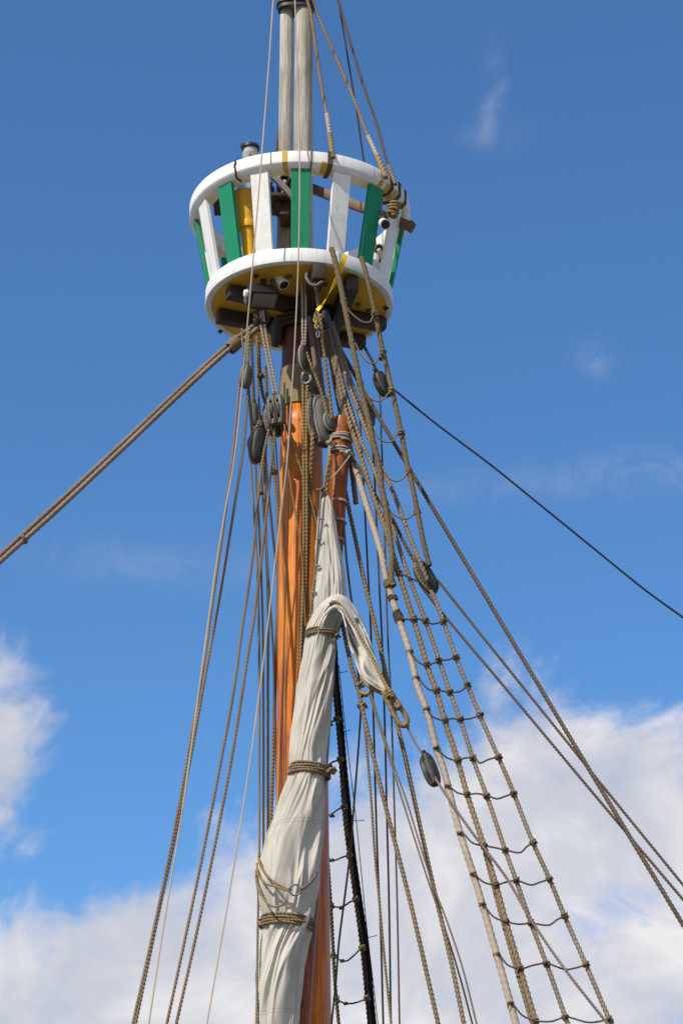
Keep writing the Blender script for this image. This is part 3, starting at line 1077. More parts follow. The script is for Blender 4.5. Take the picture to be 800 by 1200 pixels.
S7 = [(388, 291, -0.99), (391, 300, -1.0), (397, 325, -0.99), (403, 355, -0.98), (410, 390, -0.97), (417, 425, -0.97), (425, 465, -0.97), (430, 485, -0.97), (437, 517, -0.97), (444, 545, -0.97), (447, 570, -0.97), (452, 595, -0.97), (456, 625, -0.97), (459, 650, -0.98), (458, 687, -1.0)]
S8 = [(423, 302, -0.86), (426, 310, -0.87), (431, 330, -0.87), (440, 370, -0.87), (447, 405, -0.88), (455, 440, -0.88), (462, 470, -0.89), (470, 508, -0.90), (477, 545, -0.92), (483, 570, -0.93), (489, 600, -0.95), (497, 640, -0.97), (503, 663, -0.98)]
S9 = [(505, 692), (511, 706), (521, 732), (534, 770), (547.5, 803), (562, 838), (584, 888), (597, 918), (624, 987), (644, 1031), (661, 1073), (686, 1130), (717, 1203)]
rope('shroud', 'pale smooth served shroud, left edge of the rope ladder', S2, 8.0, ROPE_PALE, lambda y: sh(y) + 0.24 * min(1.0, max(0.0, (640 - y) / 130.0)), 'served', GS, 6)
rope('shroud', 'thick dark twisted shroud, second from the left in the rope ladder', S3, 7.4, ROPE_HEMP, sh, 'laid', GS, 6)
rope('shroud', 'thick twisted strand running close beside the second ladder shroud', [(568, 1000), (577, 1036), (588, 1078), (605, 1138), (624, 1203)], 5.5, ROPE_HEMP, lambda y: sh(y) + 0.05, 'laid', GS, 6)
rope('shroud', 'thin tan twisted shroud, third from the left in the rope ladder', S5, 6.0, ROPE_GREY, sh, 'laid', GS, 6)
rope('shroud', 'twisted tan shroud ending in the large black block', S6, 6.0, ROPE_GREY, None, 'laid', GS)
rope('shroud', 'thicker olive brown rope hanging from the platform rim, left edge of the upper ladder', S7, 7.0, ROPE_OLIVE, None, 'served', GS)
rope('shroud', 'thinner olive brown rope hanging from the platform rim, right edge of the upper ladder', S8, 6.2, ROPE_OLIVE, None, 'served', GS)
rope('shroud', 'tan twisted shroud below the large black block, right edge of the ladder', S9, 6.2, ROPE_GREY, sh, 'laid', GS, 6)
GP = 'pendants fanning down from the masthead'
rope('pendant', 'dark grey pendant leading down to the large pale block', [(362, 372, -0.36), (367, 410, -0.38), (371, 440, -0.39), (373, 466, -0.40)], 6.0, ROPE_SERVED, None, 'served', GP)
rope('pendant', 'thick dark grey pendant just right of the large pale block', [(368, 380, -0.30), (373, 420, -0.31), (377, 452, -0.32), (379, 470, -0.32)], 7.0, ROPE_SERVED, None, 'served', GP)
rope('pendant', 'grey served pendant passing behind the head of the short spar', [(383, 380, -0.24), (390, 430, -0.25), (397, 470, -0.25), (403, 500, -0.25), (412, 550, -0.27), (417, 590, -0.30)], 6.5, ROPE_SERVED, None, 'served', GP)
rope('pendant', 'pale grey served pendant in the middle of the fan', [(385, 380, -0.33), (394, 420, -0.36), (401, 450, -0.40), (410, 480, -0.44), (420, 512, -0.50)], 7.2, ROPE_SERVED, None, 'served', GP)
rope('pendant', 'pale grey served pendant on the right of the fan', [(388, 378, -0.35), (400, 415, -0.38), (412, 452, -0.42), (424, 485, -0.47), (435, 516, -0.52)], 7.2, ROPE_SERVED, None, 'served', GP)

# ratlines of the right hand ladder
GR = 'ratlines of the rope ladder on the right'
LADDER = [S2, S3, S5, S9, S7, S8]


def poly_dy(S, py):
    if len(S[0]) == 3:
        ys = [p[1] for p in S]
        return float(np.interp(py, ys, [p[2] for p in S]))
    return sh(py)


def cross_at(S, pts):
    """photo pixel where a ratline meets a shroud"""
    ys = [p[1] for p in S]
    xs = [p[0] for p in S]
    best = None
    px = np.interp(np.linspace(0, len(pts) - 1, 80), range(len(pts)), [p[0] for p in pts])
    py = np.interp(np.linspace(0, len(pts) - 1, 80), range(len(pts)), [p[1] for p in pts])
    for a, b_ in zip(px, py):
        if not ys[0] <= b_ <= ys[-1]: continue
        dd = abs(np.interp(b_, ys, xs) - a)
        if best is None or dd < best[0]: best = (dd, a, b_)
    return best if best and best[0] < 6.0 else None


def ratline(label, pts, shrouds, wpx=2.6, mat=ROPE_TAR, dyf=None, group=GR, hw=1.9):
    fn = dyf or (lambda x, y: sh(y) - 0.045)
    P = [at(x, y, fn(x, y)) for x, y in pts]
    k = scale_at(P[0])
    o = rope3('ratline', P, wpx * k / 2, mat, None, 'laid')
    tag(o, label, 'ratline', group)
    for S in shrouds:
        c = cross_at(S, pts)
        if not c: continue
        _, a, b_ = c
        ys = [p[1] for p in S]
        xs = [p[0] for p in S]
        dyc = poly_dy(S, b_) if dyf is None else fn(a, b_) + 0.045
        ax = at(np.interp(b_ - 4, ys, xs), b_ - 4, dyc) - at(np.interp(b_ + 4, ys, xs), b_ + 4, dyc)
        p = at(float(np.interp(b_, ys, xs)), b_, dyc)
        coil('hitch', p, ax, 3.6 * k * hw / 1.9, 2.4, random.uniform(1.0, 1.25) * k, ROPE_HEMP, o, None, 2.3 * k, 0.10, 'plain', (0.3, -1, 0), random.random() * 6)
        trefoil('knot', p + Vector((random.uniform(-1, 1) * 2 * k, -0.04, random.uniform(-1.5, 0.5) * k)), random.uniform(2.0, 2.9) * k, 0.95 * k, mat, o)
        if random.random() < 0.35:
            q = p + Vector((random.uniform(-1, 1) * k, -0.05, -1.5 * k))
            sx = random.choice((-1, 1))
            rope3('loose_end', [q, q + Vector((sx * 2.2 * k, -0.01, -1.2 * k)), q + Vector((sx * random.uniform(2.5, 5.0) * k, 0.0, -random.uniform(3.0, 5.5) * k))], 0.7 * k, mat, o, 'plain')
    return o


upper = [
    ([(403, 353), (408, 363), (418, 373), (427, 378), (434, 377), (437, 370), (440, 367)], 'first'),
    ([(416, 402), (421, 412), (428, 422), (435, 426), (441, 424), (445, 415), (450, 412)], 'second'),
    ([(424, 450), (430, 462), (436, 468), (443, 470), (450, 467), (455, 461), (459, 458)], 'third'),
    ([(434, 496), (439, 506), (444, 514), (452, 518), (460, 517), (465, 509), (471, 507)], 'fourth'),
    ([(444, 543), (448, 551), (455, 560), (464, 564), (473, 560), (477, 554), (481, 552)], 'fifth'),
    ([(452, 591), (457, 599), (466, 606), (477, 608), (484, 603), (490, 600)], 'sixth'),
]
for pts, w_ in upper:
    ratline(w_ + ' sagging ratline from the top, between the two ropes tied to the rim', pts, [S7, S8], 2.4, ROPE_HEMP, lambda x, y: float(np.interp(x, [400, 490], [-0.99, -0.94])) - 0.0, GR, 1.8)
lower = [
    ([(459, 664), (466, 671), (476, 675), (489, 681)], 'short ratline ending at the large black block'),
    ([(464, 717), (470, 724), (481, 726), (487, 725), (497, 727), (506, 731), (513, 730), (520, 728)], 'ratline just below the large black block'),
    ([(480, 764), (485, 770), (492, 777), (501, 779), (508, 777), (515, 774), (525, 773), (534, 770)], 'second ratline below the large black block'),
    ([(491, 795), (496, 802), (503, 808), (511, 809), (520, 810), (527, 811), (539, 810), (547.5, 803)], 'third ratline below the large black block'),
    ([(501, 832), (507, 840), (514, 843), (521, 844), (530, 842), (539, 843), (551, 842), (562, 838)], 'fourth ratline below the large black block, pale cloud just right of it'),
    ([(513, 878), (522, 887), (529, 890), (536, 891), (546, 888), (556, 889), (562, 894), (572, 890), (584, 887)], 'ratline just right of the dark block on the sail line'),
    ([(527, 922), (536, 929), (547, 931), (558, 930), (569, 932), (582, 936), (592, 933), (601, 930)], 'first ratline below the dark block on the sail line'),
    ([(543, 977), (554, 988), (566, 991), (578, 993), (592, 996), (609, 999), (617, 992), (625, 987)], 'ratline crossed by the sail line at its left end'),
    ([(556, 1025), (567, 1034), (581, 1037), (592, 1034), (605, 1032), (622, 1037), (632, 1034), (644, 1030)], 'fifth ratline up from the bottom edge of the photo'),
    ([(566, 1060), (579, 1075), (593, 1080), (607, 1083), (622, 1082), (643, 1084), (652, 1078), (662, 1073)], 'fourth ratline up from the bottom edge of the photo'),
    ([(585, 1119), (595, 1131), (610, 1135), (625, 1131), (640, 1129), (662, 1136), (675, 1134), (687, 1130)], 'third ratline up from the bottom edge, crossed by the sail line on the right'),
    ([(601, 1177), (612, 1190), (627, 1196), (645, 1197), (663, 1192), (688, 1198), (702, 1197), (715, 1193)], 'lowest ratline of the right hand rope ladder'),
]
for pts, lab in lower:
    ratline(lab, pts, [S2, S3, S5, S9] if pts[0][1] > 700 else [S2, S3], 2.7, ROPE_BROWN)
for px, py, r_, n_, lab in ((456.5, 684, 6.5, 4, 'tan whipping where the tan rope joins the pale shroud'), (460, 701, 5.0, 3, 'brown whipping on the pale shroud above the first ratline'), (467, 724, 5.0, 6, 'brown whipping on the pale shroud at the first ratline')):
    p = at(px, py, sh(py) - (0.02 if r_ > 6 else 0.0))
    k = scale_at(p)
    tag(coil('seizing', p, at(450, 680, -1) - at(466, 722, -1), r_ * k, n_, 1.1 * k, ROPE_TAN if r_ > 6 else ROPE_BROWN, None, None, 2.1 * k, 0.04), lab, 'rope whipping', 'whippings on the pale shroud')

# far rope ladder behind the mast
GF = 'ropes of the far ladder behind the mast'


def fr_dy(py):
    return 0.35 + 1.1 * (py - 760) / 440.0


Q9A = [(389.5, 768), (391, 800), (395, 840), (399, 890), (404, 960), (409, 1000), (416, 1050), (424, 1110), (433, 1203)]
QL = [(386, 1040), (388, 1070), (390, 1110), (393, 1160), (397, 1203)]
rope('shroud', 'dark twisted rope, left strand of the black far ladder', Q9A, 6.0, ROPE_TAR, fr_dy, 'laid', GF, 6, 1.5)
rope('shroud', 'thick black smooth rope, right strand of the black far ladder', [(392, 760), (394.5, 800), (399, 845), (403.5, 900), (408.5, 950), (413.5, 1000), (420.5, 1050), (429, 1110), (438, 1203)], 7.0, ROPE_BLACK, lambda y: fr_dy(y) + 0.06, 'served', GF, 6, 1.5)
rope('shroud', 'twisted dark rope running down the right edge of the mast', QL, 5.0, ROPE_BROWN, lambda y: fr_dy(y) - 0.2, 'laid', GF, 6, 2)
rope('loose_strand', 'thin frayed black strand beside the black far ladder', [(397, 780), (404, 850), (410, 900), (417, 960), (423, 1020), (430, 1090), (437, 1150), (443, 1203)], 1.0, ROPE_BLACK, fr_dy, 'thin', 'frayed black strands on the far ladder', 5, cat='strand')
for i, (a, b_, lab) in enumerate((((398, 788), (407, 786.5), 'topmost short frayed strand sticking out from the black far ladder'), ((401, 858), (411, 855), 'second short frayed strand down the black far ladder'),
                                ((412, 962), (427, 961), 'third short frayed strand down the black far ladder'), ((428, 1099), (442, 1096), 'lowest short frayed strand on the black far ladder'))):
    rope('loose_strand', lab, [a, ((a[0] + b_[0]) / 2, (a[1] + b_[1]) / 2 + 0.4), b_], 0.9, ROPE_BLACK, fr_dy, 'thin', 'frayed black strands on the far ladder', cat='strand')
GFR = 'ratlines of the far ladder behind the mast'
for pts, lab in (
        ([(378, 851), (384, 848), (390, 845), (397, 842)], 'topmost far ratline, just right of the furled sail'),
        ([(378, 899), (384, 897), (390, 893), (399, 890)], 'far ratline beside the middle rope band of the sail'),
        ([(380, 957), (386, 955), (391, 952), (397, 948), (404, 945)], 'far ratline between the middle rope band and the sail loops'),
        ([(381, 1008), (386, 1007), (392, 1008), (400, 1005), (409, 1002)], 'far ratline level with the loose loops of the sail'),
        ([(388, 1062), (397, 1063), (404, 1061), (410, 1057), (417, 1054)], 'third far ratline from the bottom'),
        ([(391, 1120), (398, 1125), (406, 1126), (413, 1121), (423, 1111)], 'second far ratline from the bottom'),
        ([(394, 1171), (402, 1175), (411, 1176), (420, 1174), (430, 1170)], 'lowest far ratline')):
    o = ratline(lab + ', dark and knotted', pts, [Q9A, QL], 2.6, ROPE_BROWN, lambda x, y: fr_dy(y) - 0.10, GFR, 1.7)
    mx_, my_ = pts[1][0] + 3, pts[1][1] + 1
    k = scale_at(at(mx_, my_, 0.8))
    trefoil('knot', at(mx_, my_, fr_dy(my_) - 0.12), 2.6 * k, 1.1 * k, ROPE_BROWN, o)

# ------------------------------------------------------------------ stay to the left
rope('stay', 'upper of the two thick stay ropes running down to the left', [(306, 375, -0.30), (285, 391, -0.33), (262, 409, -0.36), (131, 531, -0.75), (66, 591, -0.95), (-4, 655, -1.15)], 6.4, ROPE_SERVED, None, 'served', 'pair of stay ropes to the left', 6)
rope('stay', 'lower of the two thick stay ropes running down to the left', [(308, 380, -0.31), (288, 396, -0.34), (265, 412.5, -0.37), (132.5, 536.5, -0.76), (67.5, 597.5, -0.96), (-4, 662, -1.16)], 6.4, ROPE_GREY, None, 'served', 'pair of stay ropes to the left', 6)
a, b_ = at(281, 398, -0.34), at(268, 410, -0.36)
tag(coil('seizing', (a + b_) / 2, a - b_, 7.0 * scale_at(a), 7, 1.3 * scale_at(a), ROPE_HEMP, None, None, 2.4 * scale_at(a), 0.0), 'tan rope whipping that binds the two stay ropes under the platform', 'rope whipping', 'whippings on the stay ropes')
p = at(28, 632, -1.06)
tag(coil('seizing', p, a - b_, 5.6 * scale_at(p), 3, 0.7 * scale_at(p), ROPE_SERVED), 'thin dark whipping round the stay ropes near the left edge of the photo', 'rope whipping', 'whippings on the stay ropes')

# ------------------------------------------------------------------ running rigging, left of the mast
GL = 'running ropes left of the mast'
rope('line', 'thin pale line from above the basket along the left pair of ropes', [(320.5, -4, -1.0), (314, 90, -1.1), (306.5, 185, -1.2), (297, 300, -1.2), (290, 380, -1.1), (284.5, 445, -0.9), (275, 535, -0.85), (262, 610, -0.85), (254, 660, -0.85), (240, 760, -0.9), (221, 900, -0.95), (210, 975, -1.0), (192, 1085, -1.05), (174, 1203, -1.1)], 2.2, LINE_WHITE, None, 'laid', GL, 5, 3)
rope('line', 'thin pale line crossing the basket front and slanting down past the mast', [(345.5, -4, -1.0), (348, 90, -1.1), (351, 185, -1.25), (350, 290, -1.25), (345.5, 400, -1.1), (340.5, 480, -1.0), (336.5, 540, -0.95), (330, 595, -0.9), (320, 680, -0.9), (308, 780, -0.9), (292, 900, -0.95), (270, 1040, -1.0), (242, 1203, -1.1)], 2.1, LINE_WHITE, None, 'laid', GL, 5, 3)
rope('line', 'grey rope on the far left, left one of the outer pair', [(281.5, 440), (277, 490), (272.5, 535), (263, 610), (256, 660), (250, 700), (238, 785), (222, 875), (206, 965), (180, 1090), (155, 1203)], 3.8, ROPE_GREY, lambda y: lf(y) - 0.15, 'laid', GL, 5)
rope('line', 'tan rope on the far left, right one of the outer pair', [(291, 454), (288.5, 490), (284.5, 530), (273, 605), (257.5, 700), (241, 790), (225, 880), (208, 968), (182, 1090), (158.5, 1203)], 4.0, ROPE_HEMP, lambda y: lf(y) - 0.08, 'laid', GL, 5)
rope('line', 'brown rope from the ochre stropped block, left one of the inner pair', [(315, 504), (309, 532), (302, 590), (298, 637), (290, 697), (283, 742), (275, 803), (257.5, 900), (238, 1000), (216, 1105), (195, 1203)], 4.0, ROPE_HEMP, lambda y: lf(y) - 0.02, 'laid', GL, 5)
rope('line', 'brown rope from the two slotted block, right one of the inner pair', [(322, 500), (318.5, 540), (313.5, 590), (304.5, 670), (299.5, 712), (289, 778), (279.5, 840), (269.5, 900), (250, 1000), (228, 1105), (206, 1203)], 4.2, ROPE_HEMP, lambda y: lf(y) + 0.02, 'laid', GL, 5)
GV = 'ropes hanging close to the left edge of the mast'
rope('line', 'outermost vertical dark rope beside the mast, from the black round block', [(293, 525), (295, 560), (298.5, 610), (301, 650), (303, 710), (304, 800), (304, 900), (304, 1000), (302, 1100), (301, 1203)], 3.3, ROPE_HEMP, lambda y: lf(y) + 0.12, 'laid', GV, 4)
rope('line', 'second vertical rope beside the mast, from the black round block', [(299.5, 535), (301, 570), (304, 620), (306.5, 680), (308, 730), (309, 860), (309, 985), (309, 1100), (309, 1203)], 3.3, ROPE_HEMP, lambda y: lf(y) + 0.16, 'laid', GV, 4)
rope('line', 'third vertical rope beside the mast, tan', [(310, 500), (310, 545), (311, 600), (313, 660), (314.5, 710), (314, 800), (314, 900), (314, 1000), (314, 1203)], 4.0, ROPE_HEMP, lambda y: lf(y) + 0.22, 'laid', GV, 4)
rope('line', 'rope slanting right to vanish behind the mast edge', [(311, 505), (312, 545), (316.5, 595), (320, 630), (324, 665), (330, 720)], 3.6, ROPE_BROWN, lambda y: 0.05, 'laid', GV, 3)
rope('line', 'rope crossing the third vertical rope below a small knot', [(304, 525), (306.5, 560), (309, 600), (312, 640), (316, 700), (320, 760), (322, 830)], 3.2, ROPE_BROWN, lambda y: 0.0, 'laid', GV, 3)
rope('line', 'thick twisted rope running down the left edge of the mast', [(311, 430), (313, 465), (317, 505), (321.5, 553), (325, 590), (326, 640), (324.5, 740), (321.5, 830), (319.5, 900), (317.5, 965), (316, 1060), (315, 1203)], 5.0, ROPE_HEMP, lambda y: 0.03, 'laid', GV, 4)
p = at(306.5, 578, lf(578) + 0.16)
k = scale_at(p)
tag(trefoil('knot', p, 2.4 * k, 1.0 * k, ROPE_BROWN, None), 'small brown knot on the ropes left of the mast below the black block', 'knot')
p = at(321, 553, 0.03)
tag(coil('seizing', p, (-0.1, 0, 1), 3.6 * k, 3, 1.0 * k, ROPE_BROWN), 'small brown whipping on the thick rope beside the mast', 'rope whipping', 'whippings beside the mast')
# short ropes inside the cluster
GC = 'short ropes between the platform and the left blocks'
rope('pendant', 'pale rope down to the two slotted block, left of its pair', [(305, 362, -0.60), (306.5, 385, -0.60), (313, 420, -0.58), (321, 462, -0.56)], 3.8, ROPE_PALE, None, 'laid', GC)
rope('pendant', 'pale rope down to the two slotted block, right of its pair', [(308, 362, -0.60), (310.5, 385, -0.60), (317, 420, -0.58), (325, 462, -0.56)], 3.8, ROPE_PALE, None, 'laid', GC)
rope('pendant', 'dark grey rope down to the long narrow grey block', [(301, 395, -0.42), (302, 430, -0.42), (303, 465, -0.41), (305, 494, -0.40)], 3.6, ROPE_GREY, None, 'laid', GC)
rope('pendant', 'dark rope down to the slim block behind the ropes', [(294, 390, -0.33), (296, 430, -0.33), (298, 474, -0.32)], 4.0, ROPE_BROWN, None, 'laid', GC)
rope('pendant', 'knotted brown rope down to the ochre stropped block', [(303, 400, -0.46), (305, 440, -0.46), (309, 466, -0.46), (314, 478, -0.46)], 4.5, ROPE_BROWN, None, 'laid', GC)
rope('pendant', 'rope from the small pale edged block to the black round bottomed block', [(291, 452, -0.55), (294, 485, -0.53), (296.5, 515, -0.52), (299, 530, -0.56)], 4.2, ROPE_HEMP, None, 'laid', GC)
rope('pendant', 'grey strop holding the small pale edged block', [(283.5, 385, -0.62), (284.5, 405, -0.62), (287, 430, -0.62)], 3.0, ROPE_GREY, None, 'laid', GC)
rope('pendant', 'ochre strop behind the small pale edged block', [(292, 385, -0.60), (291, 405, -0.60), (290, 432, -0.61)], 4.4, ROPE_TAN, None, 'laid', GC)
p = at(306, 441, -0.5)
tag(trefoil('knot', p, 4.0 * k, 1.4 * k, ROPE_BROWN, None), 'brown knot under the dark timbers left of the mast', 'knot')
for (a, lab) in (((306.5, 371, -0.60), 'grey rope turns round the dark timber under the floodlight'), ):
    p = at(*a)
    tag(coil('lashing', p, (0.35, -0.9, 0.1), 0.07, 2.2, 0.014, ROPE_TAR, None, 0.08, 0.035), lab, 'lashing', 'rope turns on the platform timbers')

# ------------------------------------------------------------------ running rigging in front of the mast
GM = 'ropes in front of the mast'
rope('line', 'thin tan line from the two slotted block, running straight down', [(320.5, 474), (322, 500), (324.5, 540), (327.5, 580), (331, 640), (333, 700), (334, 800), (335, 920)], 2.2, ROPE_TAN, lambda y: -0.46, 'laid', GM)
rope('line', 'thin tan line from the two slotted block slanting across the mast', [(324.5, 476), (330, 506), (337, 545), (341, 572), (347, 606), (353, 645), (356, 690), (358, 735)], 2.4, ROPE_TAN, lambda y: -0.43, 'laid', GM)
rope('line', 'upper thin tan line slanting across the mast to the sail head', [(331, 484), (341, 515), (355, 556), (364, 586), (372, 616)], 2.4, ROPE_TAN, lambda y: -0.40, 'laid', GM)
rope('line', 'lower thin tan line slanting across the mast to the sail head', [(332, 490), (344, 528), (354, 556), (363, 582), (371, 604)], 2.0, ROPE_HEMP, lambda y: -0.37, 'laid', GM)
rope('line', 'pale braided rope, left strand hanging from the metal thimble', [(354.5, 436), (355, 470), (355.5, 540), (356, 620), (354.5, 700), (352, 770), (350, 850)], 4.0, ROPE_TAN, lambda y: -0.41 if y < 680 else -0.43, 'laid', GM)
rope('line', 'pale braided rope, right strand hanging from the metal thimble', [(360, 452), (358.8, 480), (359, 540), (359.4, 620), (358, 700), (355, 770), (353, 850)], 4.0, ROPE_TAN, lambda y: -0.41, 'laid', GM)
rope('line', 'thick three strand rope from the large pale block down the mast', [(366.5, 488), (366, 520), (364, 565), (361.5, 620), (359, 690), (355, 760), (352, 850)], 6.2, ROPE_HEMP, lambda y: -0.47 if y < 560 else -0.36, 'laid', GM)
rope('line', 'tan rope from the black thimble block to the spar head block', [(359, 413, -0.60), (366, 432, -0.58), (375, 455, -0.56), (383, 484, -0.55), (385, 492, -0.55)], 4.2, ROPE_TAN, None, 'laid', GM)
rope('line', 'long tan rope from the dark double block to the spar head block', [(375, 368, -0.78), (378, 400, -0.72), (382, 430, -0.66), (386, 462, -0.60), (389, 492, -0.56)], 4.6, ROPE_TAN, None, 'laid', GM)
rope('pendant', 'pale braided strap, left strand holding the black thimble block', [(354, 330, -0.62), (354.3, 360, -0.58), (354.5, 385, -0.57), (355, 408, -0.56)], 3.6, ROPE_PALE, None, 'laid', GM)
rope('pendant', 'pale braided strap, right strand holding the black thimble block', [(357.8, 330, -0.62), (358.2, 360, -0.58), (358.2, 385, -0.57), (357, 408, -0.56)], 3.6, ROPE_PALE, None, 'laid', GM)
rope('pendant', 'grey rope loop from the front timber down to the dark double block', [(369, 330, -0.86), (370, 338, -0.84), (372, 350, -0.75), (374, 364, -0.69)], 4.6, ROPE_SERVED, None, 'served', GM)
p = at(367.5, 325, -0.74)
k = scale_at(p)
P = [at(360, 318, -0.86), at(359, 325, -0.88), at(363, 332, -0.90), at(369, 335, -0.90), at(376, 331, -0.90), at(379, 328, -0.86)]
tag(rope3('lashing', P, 2.0 * k, ROPE_SERVED, None, 'served'), 'grey rope looped round the end of the front timber', 'lashing', 'rope turns on the platform timbers')
# thimble
p = at(359, 444, -0.55)
P = []
for i in range(25):
    a = i / 24 * 2 * math.pi
    P.append(p + Vector((math.sin(a) * 5.2 * k, 0.01 * math.sin(a * 2), math.cos(a) * (7.4 if math.cos(a) > 0 else 6.0) * k * 1.05)))
P[0] = P[-1]
o = rope3('thimble', P, 1.9 * k, STEEL, None, 'thin')
tag(o, 'grey metal thimble ring hanging below the black block', 'ring')
# chain and shackle on the double block
p0 = at(369, 372, -0.78)
ch = empty('chain', p0, 'short ochre chain with a bright shackle under the dark double block', 'chain')
for i in range(5):
    a = p0 + Vector((0.005 * (-1) ** i + i * 0.006, -0.01, -i * 0.034))
    P = [a + Vector((math.cos(q / 8 * 2 * math.pi) * 0.014 * (1 if i % 2 else 0.4), math.cos(q / 8 * 2 * math.pi) * 0.012 * (0 if i % 2 else 1), math.sin(q / 8 * 2 * math.pi) * 0.024)) for q in range(9)]
    rope3('link', P, 0.006, YELLOW_TAPE if i < 4 else STEEL, ch, 'thin')
a = p0 + Vector((0.03, -0.01, -0.19))
rope3('shackle', [a + Vector((-0.012, 0, 0.03)), a + Vector((-0.012, 0, -0.02)), a + Vector((0, 0, -0.04)), a + Vector((0.012, 0, -0.02)), a + Vector((0.012, 0, 0.03))], 0.007, STEEL, ch, 'thin')
# yellow strap, half twisted
path = [(405, 298), (402, 306), (398, 318), (393, 330), (386, 343), (378, 356), (371.5, 364)]
P = px_points([(x, y, -0.98 + (y - 298) * 0.0036) for x, y in path])
C, u = catmull(P, 0.012)
V, F = [], []
n = len(C)
for i in range(n):
    f = i / (n - 1)
    a = -0.2 + 2.9 * f
    T = Vector(C[min(n - 1, i + 1)] - C[max(0, i - 1)]).normalized()
    x, y, z = frame_from(T, (0, -1, 0))
    wd = y * math.cos(a) + x * math.sin(a)
    nn = T.cross(wd)
    hw = 0.026
    for sx, sy in ((-1, -1), (1, -1), (1, 1), (-1, 1)):
        V.append(Vector(C[i]) + wd * (sx * hw) + nn * (sy * 0.002))
for i in range(n - 1):
    for j in range(4):
        j2 = (j + 1) % 4
        F.append([i * 4 + j, i * 4 + j2, (i + 1) * 4 + j2, (i + 1) * 4 + j])
F += [[0, 3, 2, 1], [n * 4 - 4, n * 4 - 3, n * 4 - 2, n * 4 - 1]]
tag(mesh('webbing_strap', V, F, YELLOW_STRAP, None, True, None, 40), 'bright yellow twisted webbing strap from the platform rim to the double block', 'strap')

# ------------------------------------------------------------------ ropes above the basket
GU = 'ropes from the topmast to the basket'
rope('backstay', 'tan rope close to the right of the grey topmast', [(359, -4, -0.25), (364, 15, -0.30), (370, 55, -0.45), (377.5, 105, -0.70), (384, 140, -0.88), (388.5, 172, -1.04), (390, 185, -1.10)], 4.6, ROPE_HEMP, None, 'laid', GU, 0, 3)
rope('backstay', 'tan rope slanting from the topmast band to the right of the rail', [(365, -4, -0.15), (374, 22, -0.2), (396, 73, -0.35), (416, 120, -0.5), (430, 157, -0.6), (441.5, 182, -0.70), (449, 200, -0.78), (452, 208, -0.82)], 4.4, ROPE_HEMP, None, 'laid', GU, 0, 3)
rope('backstay', 'brown rope furthest right above the basket', [(395, -4, 0.1), (410.5, 50, -0.05), (427, 104, -0.25), (441.5, 146, -0.42), (452.5, 187, -0.58), (461, 210, -0.70), (463, 216, -0.73)], 3.8, ROPE_BROWN, None, 'laid', GU, 0, 3)
rope('backstay', 'thin dark line passing down behind the right of the rail', [(396, -4, 0.3), (408.6, 75, 0.3), (417, 125, 0.3), (426, 187, 0.3), (433, 235, 0.3), (438, 300, 0.3)], 2.4, ROPE_TAR, None, 'laid', GU, 0, 3)
rope('backstay', 'dark rope behind the thin grey pole left of it', [(334, 110, 0.35), (329, 142, 0.35), (324, 178, 0.35), (318, 215, 0.3)], 4.0, ROPE_BROWN, None, 'laid', GU)
GW = 'whippings on the ropes above the basket'
rope('seizing', 'pale whipping on the rope close to the grey topmast', [(383.2, 134, -0.845), (385, 147, -0.92), (386.6, 158, -0.965)], 6.4, LINE_GREY, None, 'laid', GW, cat='rope whipping')
rope('seizing', 'tan knotted whipping on the rope where it meets the rail', [(386.6, 158, -0.965), (388.5, 172, -1.04), (390, 185, -1.10)], 6.8, ROPE_TAN, None, 'laid', GW, cat='rope whipping')
rope('seizing', 'pale whipping on the slanting rope above the right of the rail', [(431.5, 160, -0.605), (436.5, 171, -0.655), (441.5, 182, -0.70)], 6.2, LINE_GREY, None, 'laid', GW, cat='rope whipping')
rope('seizing', 'tan whipping on the slanting rope where it meets the rail', [(441.5, 182, -0.70), (449, 200, -0.78), (452, 208, -0.82)], 7.4, ROPE_TAN, None, 'laid', GW, cat='rope whipping')
rope('seizing', 'brown whipping on the rope furthest right above the basket', [(455.5, 195, -0.62), (461, 210, -0.70), (463, 216, -0.73)], 6.0, ROPE_HEMP, None, 'laid', GW, cat='rope whipping')
# lashing under the rail at right, small hank with ropes
p = at(461, 245, -0.78)
tag(coil('lashing', p, (0.3, -0.2, 1), 0.055, 4.5, 0.016, ROPE_TAN, None, 0.05, 0.035, 0.12), 'tan rope lashing bunched under the rail beside the hanging camera', 'lashing')
rope('line', 'dark line with hank hanging in the basket by the right green slat', [(436, 240, -0.1), (438, 262, -0.1), (440, 285, -0.1), (442, 310, -0.1)], 2.2, ROPE_TAR, None, 'laid', GU)
p = at(444, 297, -0.25)
P = [p + Vector((0.045 * math.sin(q * 0.62), 0.02 * math.sin(q * 0.2), 0.09 * math.cos(q * 0.62))) for q in range(42)]
tag(rope3('rope_hank', P, 0.015, ROPE_BROWN, None, 'laid'), 'brown rope hank low in the basket by the right green slat', 'rope', 'rope hanks in the basket')
p = at(437, 304, -0.3)
lathe_o = empty('white_jar', p, 'small white rounded canister low in the basket at right', 'canister')
lathe('jar', [(0.05, -0.2), (0.06, -0.18), (0.06, 0.02), (0.045, 0.055), (0.02, 0.06)], p, WFR, CAMERA_WHITE, lathe_o, 24)

